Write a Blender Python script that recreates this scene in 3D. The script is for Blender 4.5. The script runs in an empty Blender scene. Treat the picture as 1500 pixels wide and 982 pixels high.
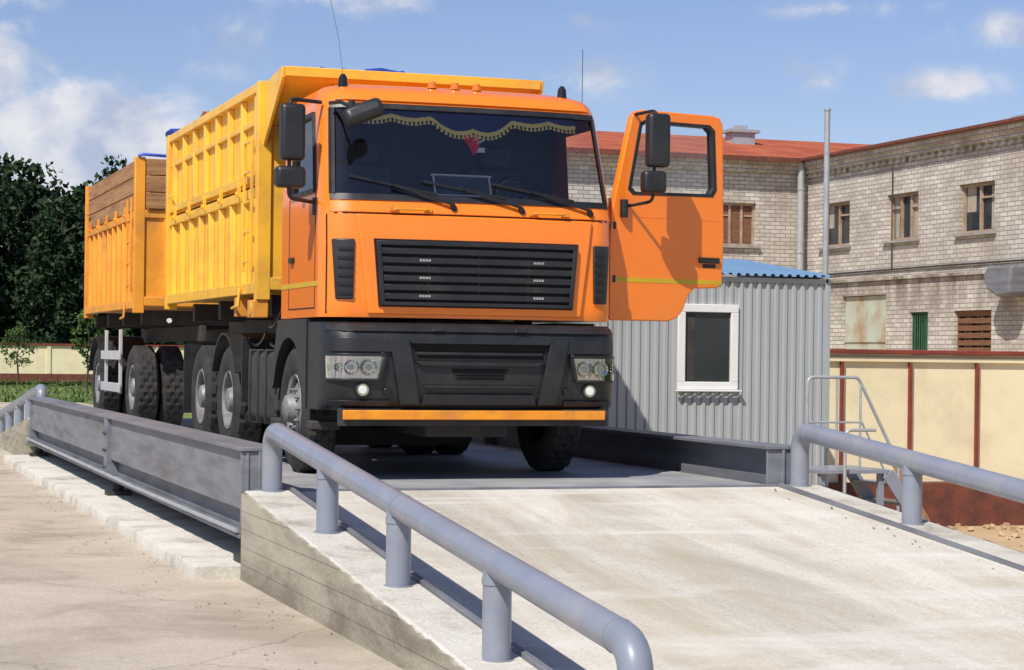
import bpy, bmesh, math, random
from mathutils import Vector, Matrix
random.seed(5)
S=bpy.context.scene
COL=S.collection
R=math.radians

# ---------------------------------------------------------------- materials
def newmat(name):
    m=bpy.data.materials.new(name); m.use_nodes=True
    nt=m.node_tree; b=nt.nodes.get('Principled BSDF')
    return m,nt,b
def N(nt,t,**kw):
    n=nt.nodes.new(t)
    for k,v in kw.items(): setattr(n,k,v)
    return n
def mat(name,c1,c2=None,scale=3.0,rough=.5,metal=0.0,bump=0.0,bscale=40,stretch=(1,1,1),coat=0.0,rvar=.1,detail=4,lo=.35,hi=.65,spec=.5,dirt=None,dirtz=None):
    m,nt,b=newmat(name)
    if c2 is None: c2=tuple(x*.85 for x in c1)
    tc=N(nt,'ShaderNodeTexCoord'); mp=N(nt,'ShaderNodeMapping'); mp.inputs['Scale'].default_value=stretch
    nt.links.new(tc.outputs['Object'],mp.inputs['Vector'])
    no=N(nt,'ShaderNodeTexNoise'); no.inputs['Scale'].default_value=scale; no.inputs['Detail'].default_value=detail; no.inputs['Roughness'].default_value=.62
    nt.links.new(mp.outputs[0],no.inputs['Vector'])
    cr=N(nt,'ShaderNodeValToRGB'); cr.color_ramp.elements[0].position=lo; cr.color_ramp.elements[1].position=hi
    cr.color_ramp.elements[0].color=(*c1,1); cr.color_ramp.elements[1].color=(*c2,1)
    nt.links.new(no.outputs['Fac'],cr.inputs[0])
    out=cr.outputs[0]
    if dirt:
        n2=N(nt,'ShaderNodeTexNoise'); n2.inputs['Scale'].default_value=scale*.37+.4; n2.inputs['Detail'].default_value=7; n2.inputs['Roughness'].default_value=.7
        nt.links.new(mp.outputs[0],n2.inputs['Vector'])
        mr=N(nt,'ShaderNodeMapRange'); mr.inputs['From Min'].default_value=.5; mr.inputs['From Max'].default_value=.72; mr.inputs['To Max'].default_value=dirt[1]
        nt.links.new(n2.outputs['Fac'],mr.inputs['Value'])
        fac=mr.outputs[0]
        if dirtz:
            sx=N(nt,'ShaderNodeSeparateXYZ'); nt.links.new(tc.outputs['Object'],sx.inputs[0])
            mz=N(nt,'ShaderNodeMapRange'); mz.inputs['From Min'].default_value=dirtz[0]; mz.inputs['From Max'].default_value=dirtz[1]
            mz.inputs['To Min'].default_value=1; mz.inputs['To Max'].default_value=0.15
            nt.links.new(sx.outputs[2],mz.inputs['Value'])
            mm=N(nt,'ShaderNodeMath',operation='MULTIPLY'); nt.links.new(fac,mm.inputs[0]); nt.links.new(mz.outputs[0],mm.inputs[1]); fac=mm.outputs[0]
        mx=N(nt,'ShaderNodeMixRGB'); mx.inputs['Color2'].default_value=(*dirt[0],1)
        nt.links.new(fac,mx.inputs['Fac']); nt.links.new(out,mx.inputs['Color1']); out=mx.outputs[0]
    nt.links.new(out,b.inputs['Base Color'])
    b.inputs['Metallic'].default_value=metal; b.inputs['Specular IOR Level'].default_value=spec
    b.inputs['Coat Weight'].default_value=coat; b.inputs['Coat Roughness'].default_value=.06
    mr=N(nt,'ShaderNodeMapRange'); mr.inputs['To Min'].default_value=max(0,rough-rvar); mr.inputs['To Max'].default_value=min(1,rough+rvar)
    nt.links.new(no.outputs['Fac'],mr.inputs['Value']); nt.links.new(mr.outputs[0],b.inputs['Roughness'])
    if bump>0:
        n3=N(nt,'ShaderNodeTexNoise'); n3.inputs['Scale'].default_value=bscale; n3.inputs['Detail'].default_value=3
        nt.links.new(tc.outputs['Object'],n3.inputs['Vector'])
        bp=N(nt,'ShaderNodeBump'); bp.inputs['Strength'].default_value=bump; bp.inputs['Distance'].default_value=.02
        nt.links.new(n3.outputs['Fac'],bp.inputs['Height']); nt.links.new(bp.outputs[0],b.inputs['Normal'])
    return m

ORANGE=mat('orange_paint',(.96,.235,.014),(.94,.22,.012),scale=1.5,rough=.34,coat=.6,dirt=((.55,.22,.08),.3),dirtz=(1.9,2.6))
ORANGE2=mat('orange_trim',(.88,.33,.014),(.75,.24,.012),scale=6,rough=.5,dirt=((.25,.14,.06),.55))
YELLOW=mat('yellow_paint',(.92,.52,.045),(.85,.45,.035),scale=2.2,rough=.45,coat=.15,dirt=((.45,.23,.07),.75))
YELLOWD=mat('yellow_paint_orange',(.86,.37,.035),(.74,.29,.025),scale=2.2,rough=.5,dirt=((.34,.16,.06),.85))
WOOD=mat('weathered_board',(.42,.22,.09),(.25,.12,.05),scale=2,stretch=(1,.6,9),rough=.8,bump=.3)
BLACK=mat('black_plastic',(.013,.014,.016),(.02,.021,.024),scale=5,rough=.42,bump=.05,bscale=300,dirt=((.05,.046,.042),.5))
BLACKG=mat('black_gloss',(.01,.01,.011),(.014,.014,.015),rough=.25)
DARK=mat('dark_void',(.006,.006,.007),(.01,.01,.01),rough=.9)
CHASSIS=mat('chassis_grime',(.025,.025,.026),(.055,.049,.041),scale=5,rough=.75,bump=.2)
TYRE=mat('tyre_rubber',(.017,.017,.018),(.042,.039,.035),scale=7,rough=.85,bump=.2,bscale=90)
RIM=mat('wheel_rim',(.30,.31,.32),(.18,.175,.165),scale=9,rough=.55,metal=.15,dirt=((.10,.08,.06),.8))
CHROME=mat('chrome',(.95,.95,.95),(.88,.88,.88),rough=.08,metal=1,rvar=.04)
SILVER=mat('headlamp_silver',(.80,.81,.83),(.72,.73,.75),scale=20,rough=.2,metal=.75)
BADGE=mat('badge_silver',(.5,.5,.5),(.4,.4,.4),rough=.3,metal=.5)
ALU=mat('aluminium_guard',(.6,.61,.62),(.5,.51,.52),rough=.45,metal=.2)
INTER=mat('cab_interior',(.06,.063,.075),(.045,.047,.055),rough=.8)
SEAT=mat('seat_fabric',(.09,.10,.125),(.06,.065,.08),rough=.9)
NAVY=mat('navy_curtain',(.03,.035,.11),(.05,.05,.15),rough=.8)
GOLD=mat('gold_fringe',(1.0,.78,.24),(.9,.64,.15),scale=60,rough=.6)
RED=mat('red_cloth',(.85,.03,.03),(.7,.02,.03),rough=.7)
WHITE=mat('white_plastic',(.8,.8,.78),(.74,.74,.72),rough=.4)
BLUE=mat('blue_tarp',(.02,.08,.5),(.02,.05,.3),rough=.5)
AMBER=mat('amber_lens',(.75,.2,.03),(.7,.18,.02),rough=.2)
STRIPE=mat('olive_stripe',(.62,.42,.02),(.55,.36,.02),rough=.4)
GREYP=mat('grey_steel_paint',(.245,.27,.33),(.21,.235,.29),scale=4,rough=.38,coat=.15,dirt=((.36,.34,.32),.5))
GREYD=mat('grey_beam_paint',(.205,.215,.245),(.15,.16,.185),scale=3,rough=.5,stretch=(1,.4,3),dirt=((.10,.09,.08),.75))
CREAM=mat('cream_plaster',(.80,.72,.48),(.76,.67,.43),scale=1.5,rough=.9,bump=.15,dirt=((.50,.43,.29),.5))
REDBR=mat('red_brown_base',(.19,.055,.03),(.10,.035,.025),scale=4,rough=.85,bump=.4)
REDCAP=mat('red_cap',(.24,.045,.025),(.15,.03,.02),scale=3,rough=.7)
CABIN=mat('cabin_sheet',(.41,.44,.445),(.37,.40,.405),scale=1.2,rough=.45,metal=.1,stretch=(1,1,.3),dirt=((.32,.31,.28),.5))
BLUER=mat('blue_roof_sheet',(.18,.31,.48),(.15,.27,.42),scale=1.2,rough=.45)
GALV=mat('galvanised',(.46,.48,.49),(.36,.38,.39),scale=6,rough=.5,metal=.3)
FRAMEW=mat('old_window_frame',(.40,.32,.24),(.28,.20,.13),scale=3,rough=.8)
SILL=mat('sill',(.35,.33,.3),(.25,.24,.22),rough=.9)
RUSTG=mat('rusty_green_metal',(.46,.50,.42),(.36,.24,.13),scale=1.3,rough=.8,detail=8,lo=.42,hi=.7)
GREENW=mat('green_frame',(.04,.13,.06),(.03,.1,.05),rough=.7)
BROWNW=mat('brown_shutter',(.22,.10,.05),(.14,.06,.03),scale=2,stretch=(1,1,12),rough=.8)
BARK=mat('bark',(.10,.075,.05),(.06,.045,.03),scale=8,rough=.95,bump=.4)
SAND=mat('sand_ground',(.58,.42,.24),(.43,.30,.17),scale=1.2,rough=1,bump=.6,bscale=8,detail=7)

def glassmat(name,tint,refl=.12,rough=.02):
    m,nt,b=newmat(name); nt.nodes.remove(b)
    out=[n for n in nt.nodes if n.type=='OUTPUT_MATERIAL'][0]
    t=N(nt,'ShaderNodeBsdfTransparent'); t.inputs[0].default_value=(*tint,1)
    g=N(nt,'ShaderNodeBsdfGlossy'); g.inputs['Roughness'].default_value=rough
    fr=N(nt,'ShaderNodeFresnel'); fr.inputs[0].default_value=1.5
    ad=N(nt,'ShaderNodeMath',operation='ADD'); ad.inputs[1].default_value=refl
    nt.links.new(fr.outputs[0],ad.inputs[0])
    mx=N(nt,'ShaderNodeMixShader'); nt.links.new(ad.outputs[0],mx.inputs[0]); nt.links.new(t.outputs[0],mx.inputs[1]); nt.links.new(g.outputs[0],mx.inputs[2])
    nt.links.new(mx.outputs[0],out.inputs[0]); return m
GLASS=glassmat('windscreen_glass',(.90,.93,.94),.04)
CLEAR=glassmat('door_glass_clear',(.93,.96,.95),.0)
LENS=glassmat('lamp_lens',(.98,.98,.98),.05)
PANE=mat('dark_window_glass',(.02,.025,.03),(.035,.04,.045),scale=.8,rough=.08,rvar=.03)

def concrete(name,c1,c2,c3,stretch=(1,1,1),boards=False,bump=.25,scale=.55,stain=None,dark=.45,cracks=False):
    m,nt,b=newmat(name)
    tc=N(nt,'ShaderNodeTexCoord'); mp=N(nt,'ShaderNodeMapping'); mp.inputs['Scale'].default_value=stretch
    nt.links.new(tc.outputs['Object'],mp.inputs[0])
    a=N(nt,'ShaderNodeTexNoise'); a.inputs['Scale'].default_value=scale; a.inputs['Detail'].default_value=8; a.inputs['Roughness'].default_value=.68; a.inputs['Distortion'].default_value=.5
    nt.links.new(mp.outputs[0],a.inputs[0])
    cr=N(nt,'ShaderNodeValToRGB'); e=cr.color_ramp.elements; e[0].position=.34; e[0].color=(*c3,1); e[1].position=.64; e[1].color=(*c1,1)
    x=e.new(.48); x.color=(*c2,1)
    nt.links.new(a.outputs[0],cr.inputs[0])
    f=N(nt,'ShaderNodeTexNoise'); f.inputs['Scale'].default_value=45; f.inputs['Detail'].default_value=4; f.inputs['Roughness'].default_value=.8
    nt.links.new(tc.outputs['Object'],f.inputs[0])
    mr=N(nt,'ShaderNodeMapRange'); mr.inputs['From Min'].default_value=.3; mr.inputs['From Max'].default_value=.7; mr.inputs['To Min'].default_value=.74; mr.inputs['To Max'].default_value=1.16
    nt.links.new(f.outputs[0],mr.inputs[0])
    mu=N(nt,'ShaderNodeMixRGB',blend_type='MULTIPLY'); mu.inputs[0].default_value=1
    nt.links.new(cr.outputs[0],mu.inputs[1]); nt.links.new(mr.outputs[0],mu.inputs[2])
    col=mu.outputs[0]
    v=N(nt,'ShaderNodeTexNoise'); v.inputs['Scale'].default_value=9; v.inputs['Detail'].default_value=6; v.inputs['Roughness'].default_value=.75
    nt.links.new(tc.outputs['Object'],v.inputs[0])
    m2=N(nt,'ShaderNodeMapRange'); m2.inputs['From Min'].default_value=.6; m2.inputs['From Max'].default_value=.72; m2.inputs['To Max'].default_value=dark
    nt.links.new(v.outputs[0],m2.inputs[0])
    mx=N(nt,'ShaderNodeMixRGB'); mx.inputs[2].default_value=(c3[0]*.5,c3[1]*.5,c3[2]*.47,1); nt.links.new(m2.outputs[0],mx.inputs[0]); nt.links.new(col,mx.inputs[1]); col=mx.outputs[0]
    for st in (stain or ()):
        mp2=N(nt,'ShaderNodeMapping'); mp2.inputs['Scale'].default_value=st[2]; mp2.inputs['Location'].default_value=(st[1]*7,3,0); nt.links.new(tc.outputs['Object'],mp2.inputs[0])
        w=N(nt,'ShaderNodeTexNoise'); w.inputs['Scale'].default_value=1; w.inputs['Detail'].default_value=6; w.inputs['Roughness'].default_value=.6; w.inputs['Distortion'].default_value=.8; nt.links.new(mp2.outputs[0],w.inputs[0])
        m3=N(nt,'ShaderNodeMapRange'); m3.inputs['From Min'].default_value=.50; m3.inputs['From Max'].default_value=.66; m3.inputs['To Max'].default_value=st[1]; nt.links.new(w.outputs[0],m3.inputs[0])
        mz=N(nt,'ShaderNodeMixRGB'); mz.inputs[2].default_value=(*st[0],1); nt.links.new(m3.outputs[0],mz.inputs[0]); nt.links.new(col,mz.inputs[1]); col=mz.outputs[0]
    if cracks:
        wn=N(nt,'ShaderNodeTexNoise'); wn.inputs['Scale'].default_value=1.5; wn.inputs['Detail'].default_value=5; nt.links.new(tc.outputs['Object'],wn.inputs[0])
        ad=N(nt,'ShaderNodeMixRGB',blend_type='ADD'); ad.inputs[0].default_value=.6; nt.links.new(tc.outputs['Object'],ad.inputs[1]); nt.links.new(wn.outputs['Color'],ad.inputs[2])
        vo=N(nt,'ShaderNodeTexVoronoi',feature='DISTANCE_TO_EDGE'); vo.voronoi_dimensions='2D'; vo.inputs['Scale'].default_value=.28; nt.links.new(ad.outputs[0],vo.inputs[0])
        l=N(nt,'ShaderNodeMapRange'); l.inputs['From Min'].default_value=.0; l.inputs['From Max'].default_value=.004; l.inputs['To Min'].default_value=.55; l.inputs['To Max'].default_value=0; nt.links.new(vo.outputs['Distance'],l.inputs[0])
        mz=N(nt,'ShaderNodeMixRGB'); mz.inputs[2].default_value=(.13,.11,.09,1); nt.links.new(l.outputs[0],mz.inputs[0]); nt.links.new(col,mz.inputs[1]); col=mz.outputs[0]
    bp=N(nt,'ShaderNodeBump'); bp.inputs['Strength'].default_value=bump; bp.inputs['Distance'].default_value=.01
    nt.links.new(f.outputs[0],bp.inputs['Height'])
    if boards:
        sx=N(nt,'ShaderNodeSeparateXYZ'); nt.links.new(tc.outputs['Object'],sx.inputs[0])
        wob=N(nt,'ShaderNodeMath',operation='MULTIPLY_ADD'); wob.inputs[1].default_value=.02; nt.links.new(a.outputs[0],wob.inputs[0]); nt.links.new(sx.outputs[2],wob.inputs[2])
        q=N(nt,'ShaderNodeMath',operation='ADD'); q.inputs[1].default_value=13.0; nt.links.new(wob.outputs[0],q.inputs[0])
        mo=N(nt,'ShaderNodeMath',operation='MODULO'); mo.inputs[1].default_value=.13; nt.links.new(q.outputs[0],mo.inputs[0])
        lt=N(nt,'ShaderNodeMath',operation='LESS_THAN'); lt.inputs[1].default_value=.007; nt.links.new(mo.outputs[0],lt.inputs[0])
        sc=N(nt,'ShaderNodeMath',operation='MULTIPLY'); sc.inputs[1].default_value=.55; nt.links.new(lt.outputs[0],sc.inputs[0])
        my=N(nt,'ShaderNodeMixRGB'); my.inputs[2].default_value=(.09,.08,.07,1); nt.links.new(sc.outputs[0],my.inputs[0]); nt.links.new(col,my.inputs[1]); col=my.outputs[0]
    nt.links.new(col,b.inputs['Base Color']); b.inputs['Roughness'].default_value=.88; b.inputs['Specular IOR Level'].default_value=.25
    nt.links.new(bp.outputs[0],b.inputs['Normal']); return m
CONC=concrete('yard_concrete',(.56,.49,.395),(.50,.435,.35),(.37,.315,.25),stain=(((.30,.25,.185),.5,(.5,.22,1)),),scale=.8,cracks=True)
RAMPC=concrete('ramp_concrete',(.70,.66,.57),(.60,.56,.475),(.46,.415,.335),stretch=(1.8,.35,1),stain=(((.43,.36,.24),.55,(1.3,.20,1)),((.40,.37,.31),.35,(4,.3,1)),((.74,.72,.66),.5,(.35,1.6,1))))
CURBC=concrete('curb_concrete',(.66,.635,.57),(.58,.55,.48),(.38,.35,.30),scale=1.6,dark=.75,bump=.5)
WALLC=concrete('board_marked_concrete',(.46,.42,.33),(.37,.335,.26),(.23,.205,.16),stretch=(1,1,5),boards=True,bump=.5)

def checker():
    m,nt,b=newmat('checker_plate')
    tc=N(nt,'ShaderNodeTexCoord')
    def lug(rot):
        mp=N(nt,'ShaderNodeMapping'); mp.inputs['Rotation'].default_value=(0,0,rot); mp.inputs['Scale'].default_value=(14,28,1); nt.links.new(tc.outputs['Object'],mp.inputs[0])
        v=N(nt,'ShaderNodeTexVoronoi'); v.voronoi_dimensions='2D'; v.inputs['Randomness'].default_value=0; v.inputs['Scale'].default_value=1
        nt.links.new(mp.outputs[0],v.inputs[0])
        l=N(nt,'ShaderNodeMath',operation='LESS_THAN'); l.inputs[1].default_value=.28; nt.links.new(v.outputs['Distance'],l.inputs[0]); return l.outputs[0]
    a=lug(R(45)); c=lug(R(-45))
    mx=N(nt,'ShaderNodeMath',operation='MAXIMUM'); nt.links.new(a,mx.inputs[0]); nt.links.new(c,mx.inputs[1])
    no=N(nt,'ShaderNodeTexNoise'); no.inputs['Scale'].default_value=1.4; no.inputs['Detail'].default_value=7; nt.links.new(tc.outputs['Object'],no.inputs[0])
    cr=N(nt,'ShaderNodeValToRGB'); e=cr.color_ramp.elements; e[0].position=.35; e[1].position=.65; e[0].color=(.22,.225,.24,1); e[1].color=(.38,.375,.36,1)
    nt.links.new(no.outputs[0],cr.inputs[0])
    ad=N(nt,'ShaderNodeMixRGB'); ad.inputs[2].default_value=(.60,.61,.62,1); s=N(nt,'ShaderNodeMath',operation='MULTIPLY'); s.inputs[1].default_value=.5
    nt.links.new(mx.outputs[0],s.inputs[0]); nt.links.new(s.outputs[0],ad.inputs[0]); nt.links.new(cr.outputs[0],ad.inputs[1])
    nt.links.new(ad.outputs[0],b.inputs['Base Color']); b.inputs['Roughness'].default_value=.6; b.inputs['Metallic'].default_value=.0; b.inputs['Specular IOR Level'].default_value=.3
    bp=N(nt,'ShaderNodeBump'); bp.inputs['Strength'].default_value=.6; bp.inputs['Distance'].default_value=.004; nt.links.new(mx.outputs[0],bp.inputs['Height']); nt.links.new(bp.outputs[0],b.inputs['Normal'])
    return m
CHECK=checker()

def brick(name,axis):
    m,nt,b=newmat(name)
    tc=N(nt,'ShaderNodeTexCoord'); sx=N(nt,'ShaderNodeSeparateXYZ'); nt.links.new(tc.outputs['Object'],sx.inputs[0])
    cb=N(nt,'ShaderNodeCombineXYZ'); nt.links.new(sx.outputs[0 if axis=='x' else 1],cb.inputs[0]); nt.links.new(sx.outputs[2],cb.inputs[1])
    br=N(nt,'ShaderNodeTexBrick'); nt.links.new(cb.outputs[0],br.inputs['Vector'])
    br.inputs['Scale'].default_value=1; br.inputs['Brick Width'].default_value=.36; br.inputs['Row Height'].default_value=.125; br.inputs['Mortar Size'].default_value=.013; br.inputs['Mortar Smooth'].default_value=.3
    br.inputs['Color1'].default_value=(.63,.595,.53,1); br.inputs['Color2'].default_value=(.45,.41,.36,1); br.inputs['Mortar'].default_value=(.22,.20,.175,1)
    no=N(nt,'ShaderNodeTexNoise'); no.inputs['Scale'].default_value=.6; no.inputs['Detail'].default_value=8; no.inputs['Roughness'].default_value=.72; nt.links.new(tc.outputs['Object'],no.inputs[0])
    mr=N(nt,'ShaderNodeMapRange'); mr.inputs['From Min'].default_value=.46; mr.inputs['From Max'].default_value=.70; mr.inputs['To Max'].default_value=.8; nt.links.new(no.outputs[0],mr.inputs[0])
    mx=N(nt,'ShaderNodeMixRGB'); mx.inputs[2].default_value=(.27,.23,.18,1); nt.links.new(mr.outputs[0],mx.inputs[0]); nt.links.new(br.outputs[0],mx.inputs[1])
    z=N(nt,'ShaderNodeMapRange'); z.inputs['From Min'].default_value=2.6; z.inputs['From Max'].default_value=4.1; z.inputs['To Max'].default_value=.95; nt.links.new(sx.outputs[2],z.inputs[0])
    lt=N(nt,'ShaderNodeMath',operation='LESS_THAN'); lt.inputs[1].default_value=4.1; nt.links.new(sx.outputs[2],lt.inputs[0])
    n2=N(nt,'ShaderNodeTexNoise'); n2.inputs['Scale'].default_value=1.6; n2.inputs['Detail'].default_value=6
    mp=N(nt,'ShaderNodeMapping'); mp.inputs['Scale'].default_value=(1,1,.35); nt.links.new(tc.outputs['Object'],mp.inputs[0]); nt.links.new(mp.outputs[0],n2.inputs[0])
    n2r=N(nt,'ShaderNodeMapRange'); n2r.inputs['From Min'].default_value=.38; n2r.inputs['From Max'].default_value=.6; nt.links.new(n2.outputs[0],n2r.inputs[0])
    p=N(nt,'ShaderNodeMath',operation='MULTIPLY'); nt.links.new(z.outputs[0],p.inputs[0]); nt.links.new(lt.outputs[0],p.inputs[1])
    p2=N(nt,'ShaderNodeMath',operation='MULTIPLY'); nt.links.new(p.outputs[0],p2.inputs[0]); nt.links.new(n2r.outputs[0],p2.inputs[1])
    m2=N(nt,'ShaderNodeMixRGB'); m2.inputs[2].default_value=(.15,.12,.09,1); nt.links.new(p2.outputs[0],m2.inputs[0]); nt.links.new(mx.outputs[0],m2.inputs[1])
    nt.links.new(m2.outputs[0],b.inputs['Base Color']); b.inputs['Roughness'].default_value=.95
    bp=N(nt,'ShaderNodeBump'); bp.inputs['Strength'].default_value=.5; bp.inputs['Distance'].default_value=.02; bp.invert=True
    nt.links.new(br.outputs['Fac'],bp.inputs['Height']); nt.links.new(bp.outputs[0],b.inputs['Normal'])
    return m
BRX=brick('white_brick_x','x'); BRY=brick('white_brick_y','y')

def rooftile():
    m,nt,b=newmat('red_roof_sheet'); tc=N(nt,'ShaderNodeTexCoord')
    w=N(nt,'ShaderNodeTexWave'); w.bands_direction='X'; w.inputs['Scale'].default_value=1.6; w.inputs['Distortion'].default_value=0; nt.links.new(tc.outputs['Object'],w.inputs[0])
    no=N(nt,'ShaderNodeTexNoise'); no.inputs['Scale'].default_value=1.0; no.inputs['Detail'].default_value=7; nt.links.new(tc.outputs['Object'],no.inputs[0])
    cr=N(nt,'ShaderNodeValToRGB'); cr.color_ramp.elements[0].color=(.44,.085,.03,1); cr.color_ramp.elements[1].color=(.62,.16,.06,1); cr.color_ramp.elements[0].position=.35; cr.color_ramp.elements[1].position=.65
    nt.links.new(no.outputs[0],cr.inputs[0])
    mr=N(nt,'ShaderNodeMapRange'); mr.inputs['To Min'].default_value=.55; mr.inputs['To Max'].default_value=1.05; nt.links.new(w.outputs['Fac'],mr.inputs[0])
    mu=N(nt,'ShaderNodeMixRGB',blend_type='MULTIPLY'); mu.inputs[0].default_value=1; nt.links.new(cr.outputs[0],mu.inputs[1]); nt.links.new(mr.outputs[0],mu.inputs[2])
    nt.links.new(mu.outputs[0],b.inputs['Base Color']); b.inputs['Roughness'].default_value=.8
    bp=N(nt,'ShaderNodeBump'); bp.inputs['Distance'].default_value=.05; nt.links.new(w.outputs['Fac'],bp.inputs['Height']); nt.links.new(bp.outputs[0],b.inputs['Normal'])
    return m
ROOF=rooftile()
GRASS=mat('grass',(.11,.18,.035),(.19,.21,.065),scale=.5,rough=1,bump=.6,bscale=6,detail=8)
def leafmat(name,c1,c2,c3,sc=.7):
    m,nt,b=newmat(name); tc=N(nt,'ShaderNodeTexCoord')
    no=N(nt,'ShaderNodeTexNoise'); no.inputs['Scale'].default_value=sc; no.inputs['Detail'].default_value=5; nt.links.new(tc.outputs['Object'],no.inputs[0])
    cr=N(nt,'ShaderNodeValToRGB'); e=cr.color_ramp.elements; e[0].position=.33; e[0].color=(*c1,1); e[1].position=.68; e[1].color=(*c3,1); x=e.new(.5); x.color=(*c2,1)
    nt.links.new(no.outputs[0],cr.inputs[0]); nt.links.new(cr.outputs[0],b.inputs['Base Color']); b.inputs['Roughness'].default_value=.7; b.inputs['Specular IOR Level'].default_value=.2
    return m
LEAF=leafmat('forest_leaf',(.011,.026,.012),(.020,.042,.016),(.040,.070,.026))
LEAF2=leafmat('young_leaf',(.045,.085,.02),(.07,.12,.03),(.11,.16,.05))

# ---------------------------------------------------------------- mesh helpers
def empty(name,loc=(0,0,0)):
    e=bpy.data.objects.new(name,None); e.location=loc; e.empty_display_size=.3; COL.objects.link(e); return e
def attach(o,parent):
    if parent is not None:
        o.parent=parent; o.matrix_parent_inverse=Matrix.Translation(-Vector(parent.location))
class MB:
    def __init__(s): s.v=[]; s.f=[]; s.m=[]
    def add(s,vs,fs,mi=0):
        b=len(s.v); s.v+= [tuple(p) for p in vs]; s.f+=[tuple(b+i for i in f) for f in fs]; s.m+=[mi]*len(fs); return s
    def box(s,x0,x1,y0,y1,z0,z1,mi=0):
        vs=[(x,y,z) for z in (z0,z1) for y in (y0,y1) for x in (x0,x1)]
        return s.add(vs,[(0,2,3,1),(4,5,7,6),(0,1,5,4),(2,6,7,3),(0,4,6,2),(1,3,7,5)],mi)
    def obox(s,c,size,M,mi=0):
        c=Vector(c); h=[q/2 for q in size]
        vs=[c+M@Vector((a*h[0],b*h[1],d*h[2])) for d in(-1,1) for b in(-1,1) for a in(-1,1)]
        return s.add(vs,[(0,2,3,1),(4,5,7,6),(0,1,5,4),(2,6,7,3),(0,4,6,2),(1,3,7,5)],mi)
    def bar(s,p0,p1,w,h,mi=0):
        p0=Vector(p0);p1=Vector(p1);d=p1-p0; M=d.to_track_quat('Y','Z').to_matrix()
        return s.obox((p0+p1)/2,(w,d.length,h),M,mi)
    def prism(s,poly,ax,a,b,mi=0):
        n=len(poly)
        def P(p,t):
            return (t,p[0],p[1]) if ax=='x' else ((p[0],t,p[1]) if ax=='y' else (p[0],p[1],t))
        vs=[P(p,a) for p in poly]+[P(p,b) for p in poly]
        fs=[tuple(range(n)),tuple(range(2*n-1,n-1,-1))]+[(i,(i+1)%n,n+(i+1)%n,n+i) for i in range(n)]
        return s.add(vs,fs,mi)
    def cyl(s,p0,p1,r,n=20,r2=None,mi=0):
        p0=Vector(p0);p1=Vector(p1); r2=r if r2 is None else r2
        q=(p1-p0).to_track_quat('Z','Y').to_matrix()
        a=[p0+q@Vector((r*math.cos(2*math.pi*i/n),r*math.sin(2*math.pi*i/n),0)) for i in range(n)]
        b=[p1+q@Vector((r2*math.cos(2*math.pi*i/n),r2*math.sin(2*math.pi*i/n),0)) for i in range(n)]
        return s.add(a+b,[tuple(range(n)),tuple(range(2*n-1,n-1,-1))]+[(i,(i+1)%n,n+(i+1)%n,n+i) for i in range(n)],mi)
    def lathe(s,prof,c,n=48,rf=None,mi=0,sx=1):
        c=Vector(c); m=len(prof); vs=[]
        for j in range(n):
            a=2*math.pi*j/n
            for i,(x,r) in enumerate(prof):
                rr=r if rf is None else rf(i,j,r)
                vs.append((c.x+sx*x,c.y+rr*math.cos(a),c.z+rr*math.sin(a)))
        fs=[(j*m+i,j*m+i+1,((j+1)%n)*m+i+1,((j+1)%n)*m+i) for j in range(n) for i in range(m-1)]
        return s.add(vs,fs,mi)
    def tube(s,pts,r,n=16,mi=0):
        pts=[Vector(p) for p in pts]; vs=[]; L=len(pts)
        up=None
        for i,p in enumerate(pts):
            d=(pts[min(i+1,L-1)]-pts[max(i-1,0)]).normalized()
            if up is None:
                up=Vector((1,0,0)) if abs(d.x)<.9 else Vector((0,1,0))
            u=(up-d*up.dot(d)).normalized(); w=d.cross(u); up=u
            vs+=[p+u*r*math.cos(2*math.pi*k/n)+w*r*math.sin(2*math.pi*k/n) for k in range(n)]
        fs=[(i*n+k,i*n+(k+1)%n,(i+1)*n+(k+1)%n,(i+1)*n+k) for i in range(L-1) for k in range(n)]
        fs+=[tuple(range(n)),tuple(range(L*n-1,(L-1)*n-1,-1))]
        return s.add(vs,fs,mi)
    def obj(s,name,mats,parent=None,bevel=0,smooth=True,ang=35,seg=2,recalc=True):
        me=bpy.data.meshes.new(name); me.from_pydata(s.v,[],s.f)
        if not isinstance(mats,(list,tuple)): mats=[mats]
        for m in mats: me.materials.append(m)
        for p,mi in zip(me.polygons,s.m): p.material_index=mi
        if recalc:
            bm=bmesh.new(); bm.from_mesh(me); bmesh.ops.recalc_face_normals(bm,faces=bm.faces[:]); bm.to_mesh(me); bm.free()
        if smooth:
            me.shade_smooth(); me.set_sharp_from_angle(angle=R(ang))
        o=bpy.data.objects.new(name,me); COL.objects.link(o); attach(o,parent)
        if bevel>0:
            b=o.modifiers.new('bevel','BEVEL'); b.width=bevel; b.segments=seg; b.limit_method='ANGLE'; b.angle_limit=R(40)
        return o
def plate(name,outlines,th,mtx,matl,parent,bevel=.008):
    cu=bpy.data.curves.new(name,'CURVE'); cu.dimensions='2D'; cu.fill_mode='BOTH'; cu.extrude=th/2; cu.bevel_depth=bevel; cu.bevel_resolution=2
    for pl in outlines:
        sp=cu.splines.new('POLY'); sp.points.add(len(pl)-1)
        for i,p in enumerate(pl): sp.points[i].co=(p[0],p[1],0,1)
        sp.use_cyclic_u=True
    cu.materials.append(matl); o=bpy.data.objects.new(name,cu); COL.objects.link(o); o.matrix_world=mtx
    me=bpy.data.meshes.new_from_object(o); o2=bpy.data.objects.new(name,me); COL.objects.link(o2)
    me.transform(mtx); bpy.data.objects.remove(o); attach(o2,parent); me.shade_smooth(); me.set_sharp_from_angle(angle=R(30))
    return o2
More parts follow.
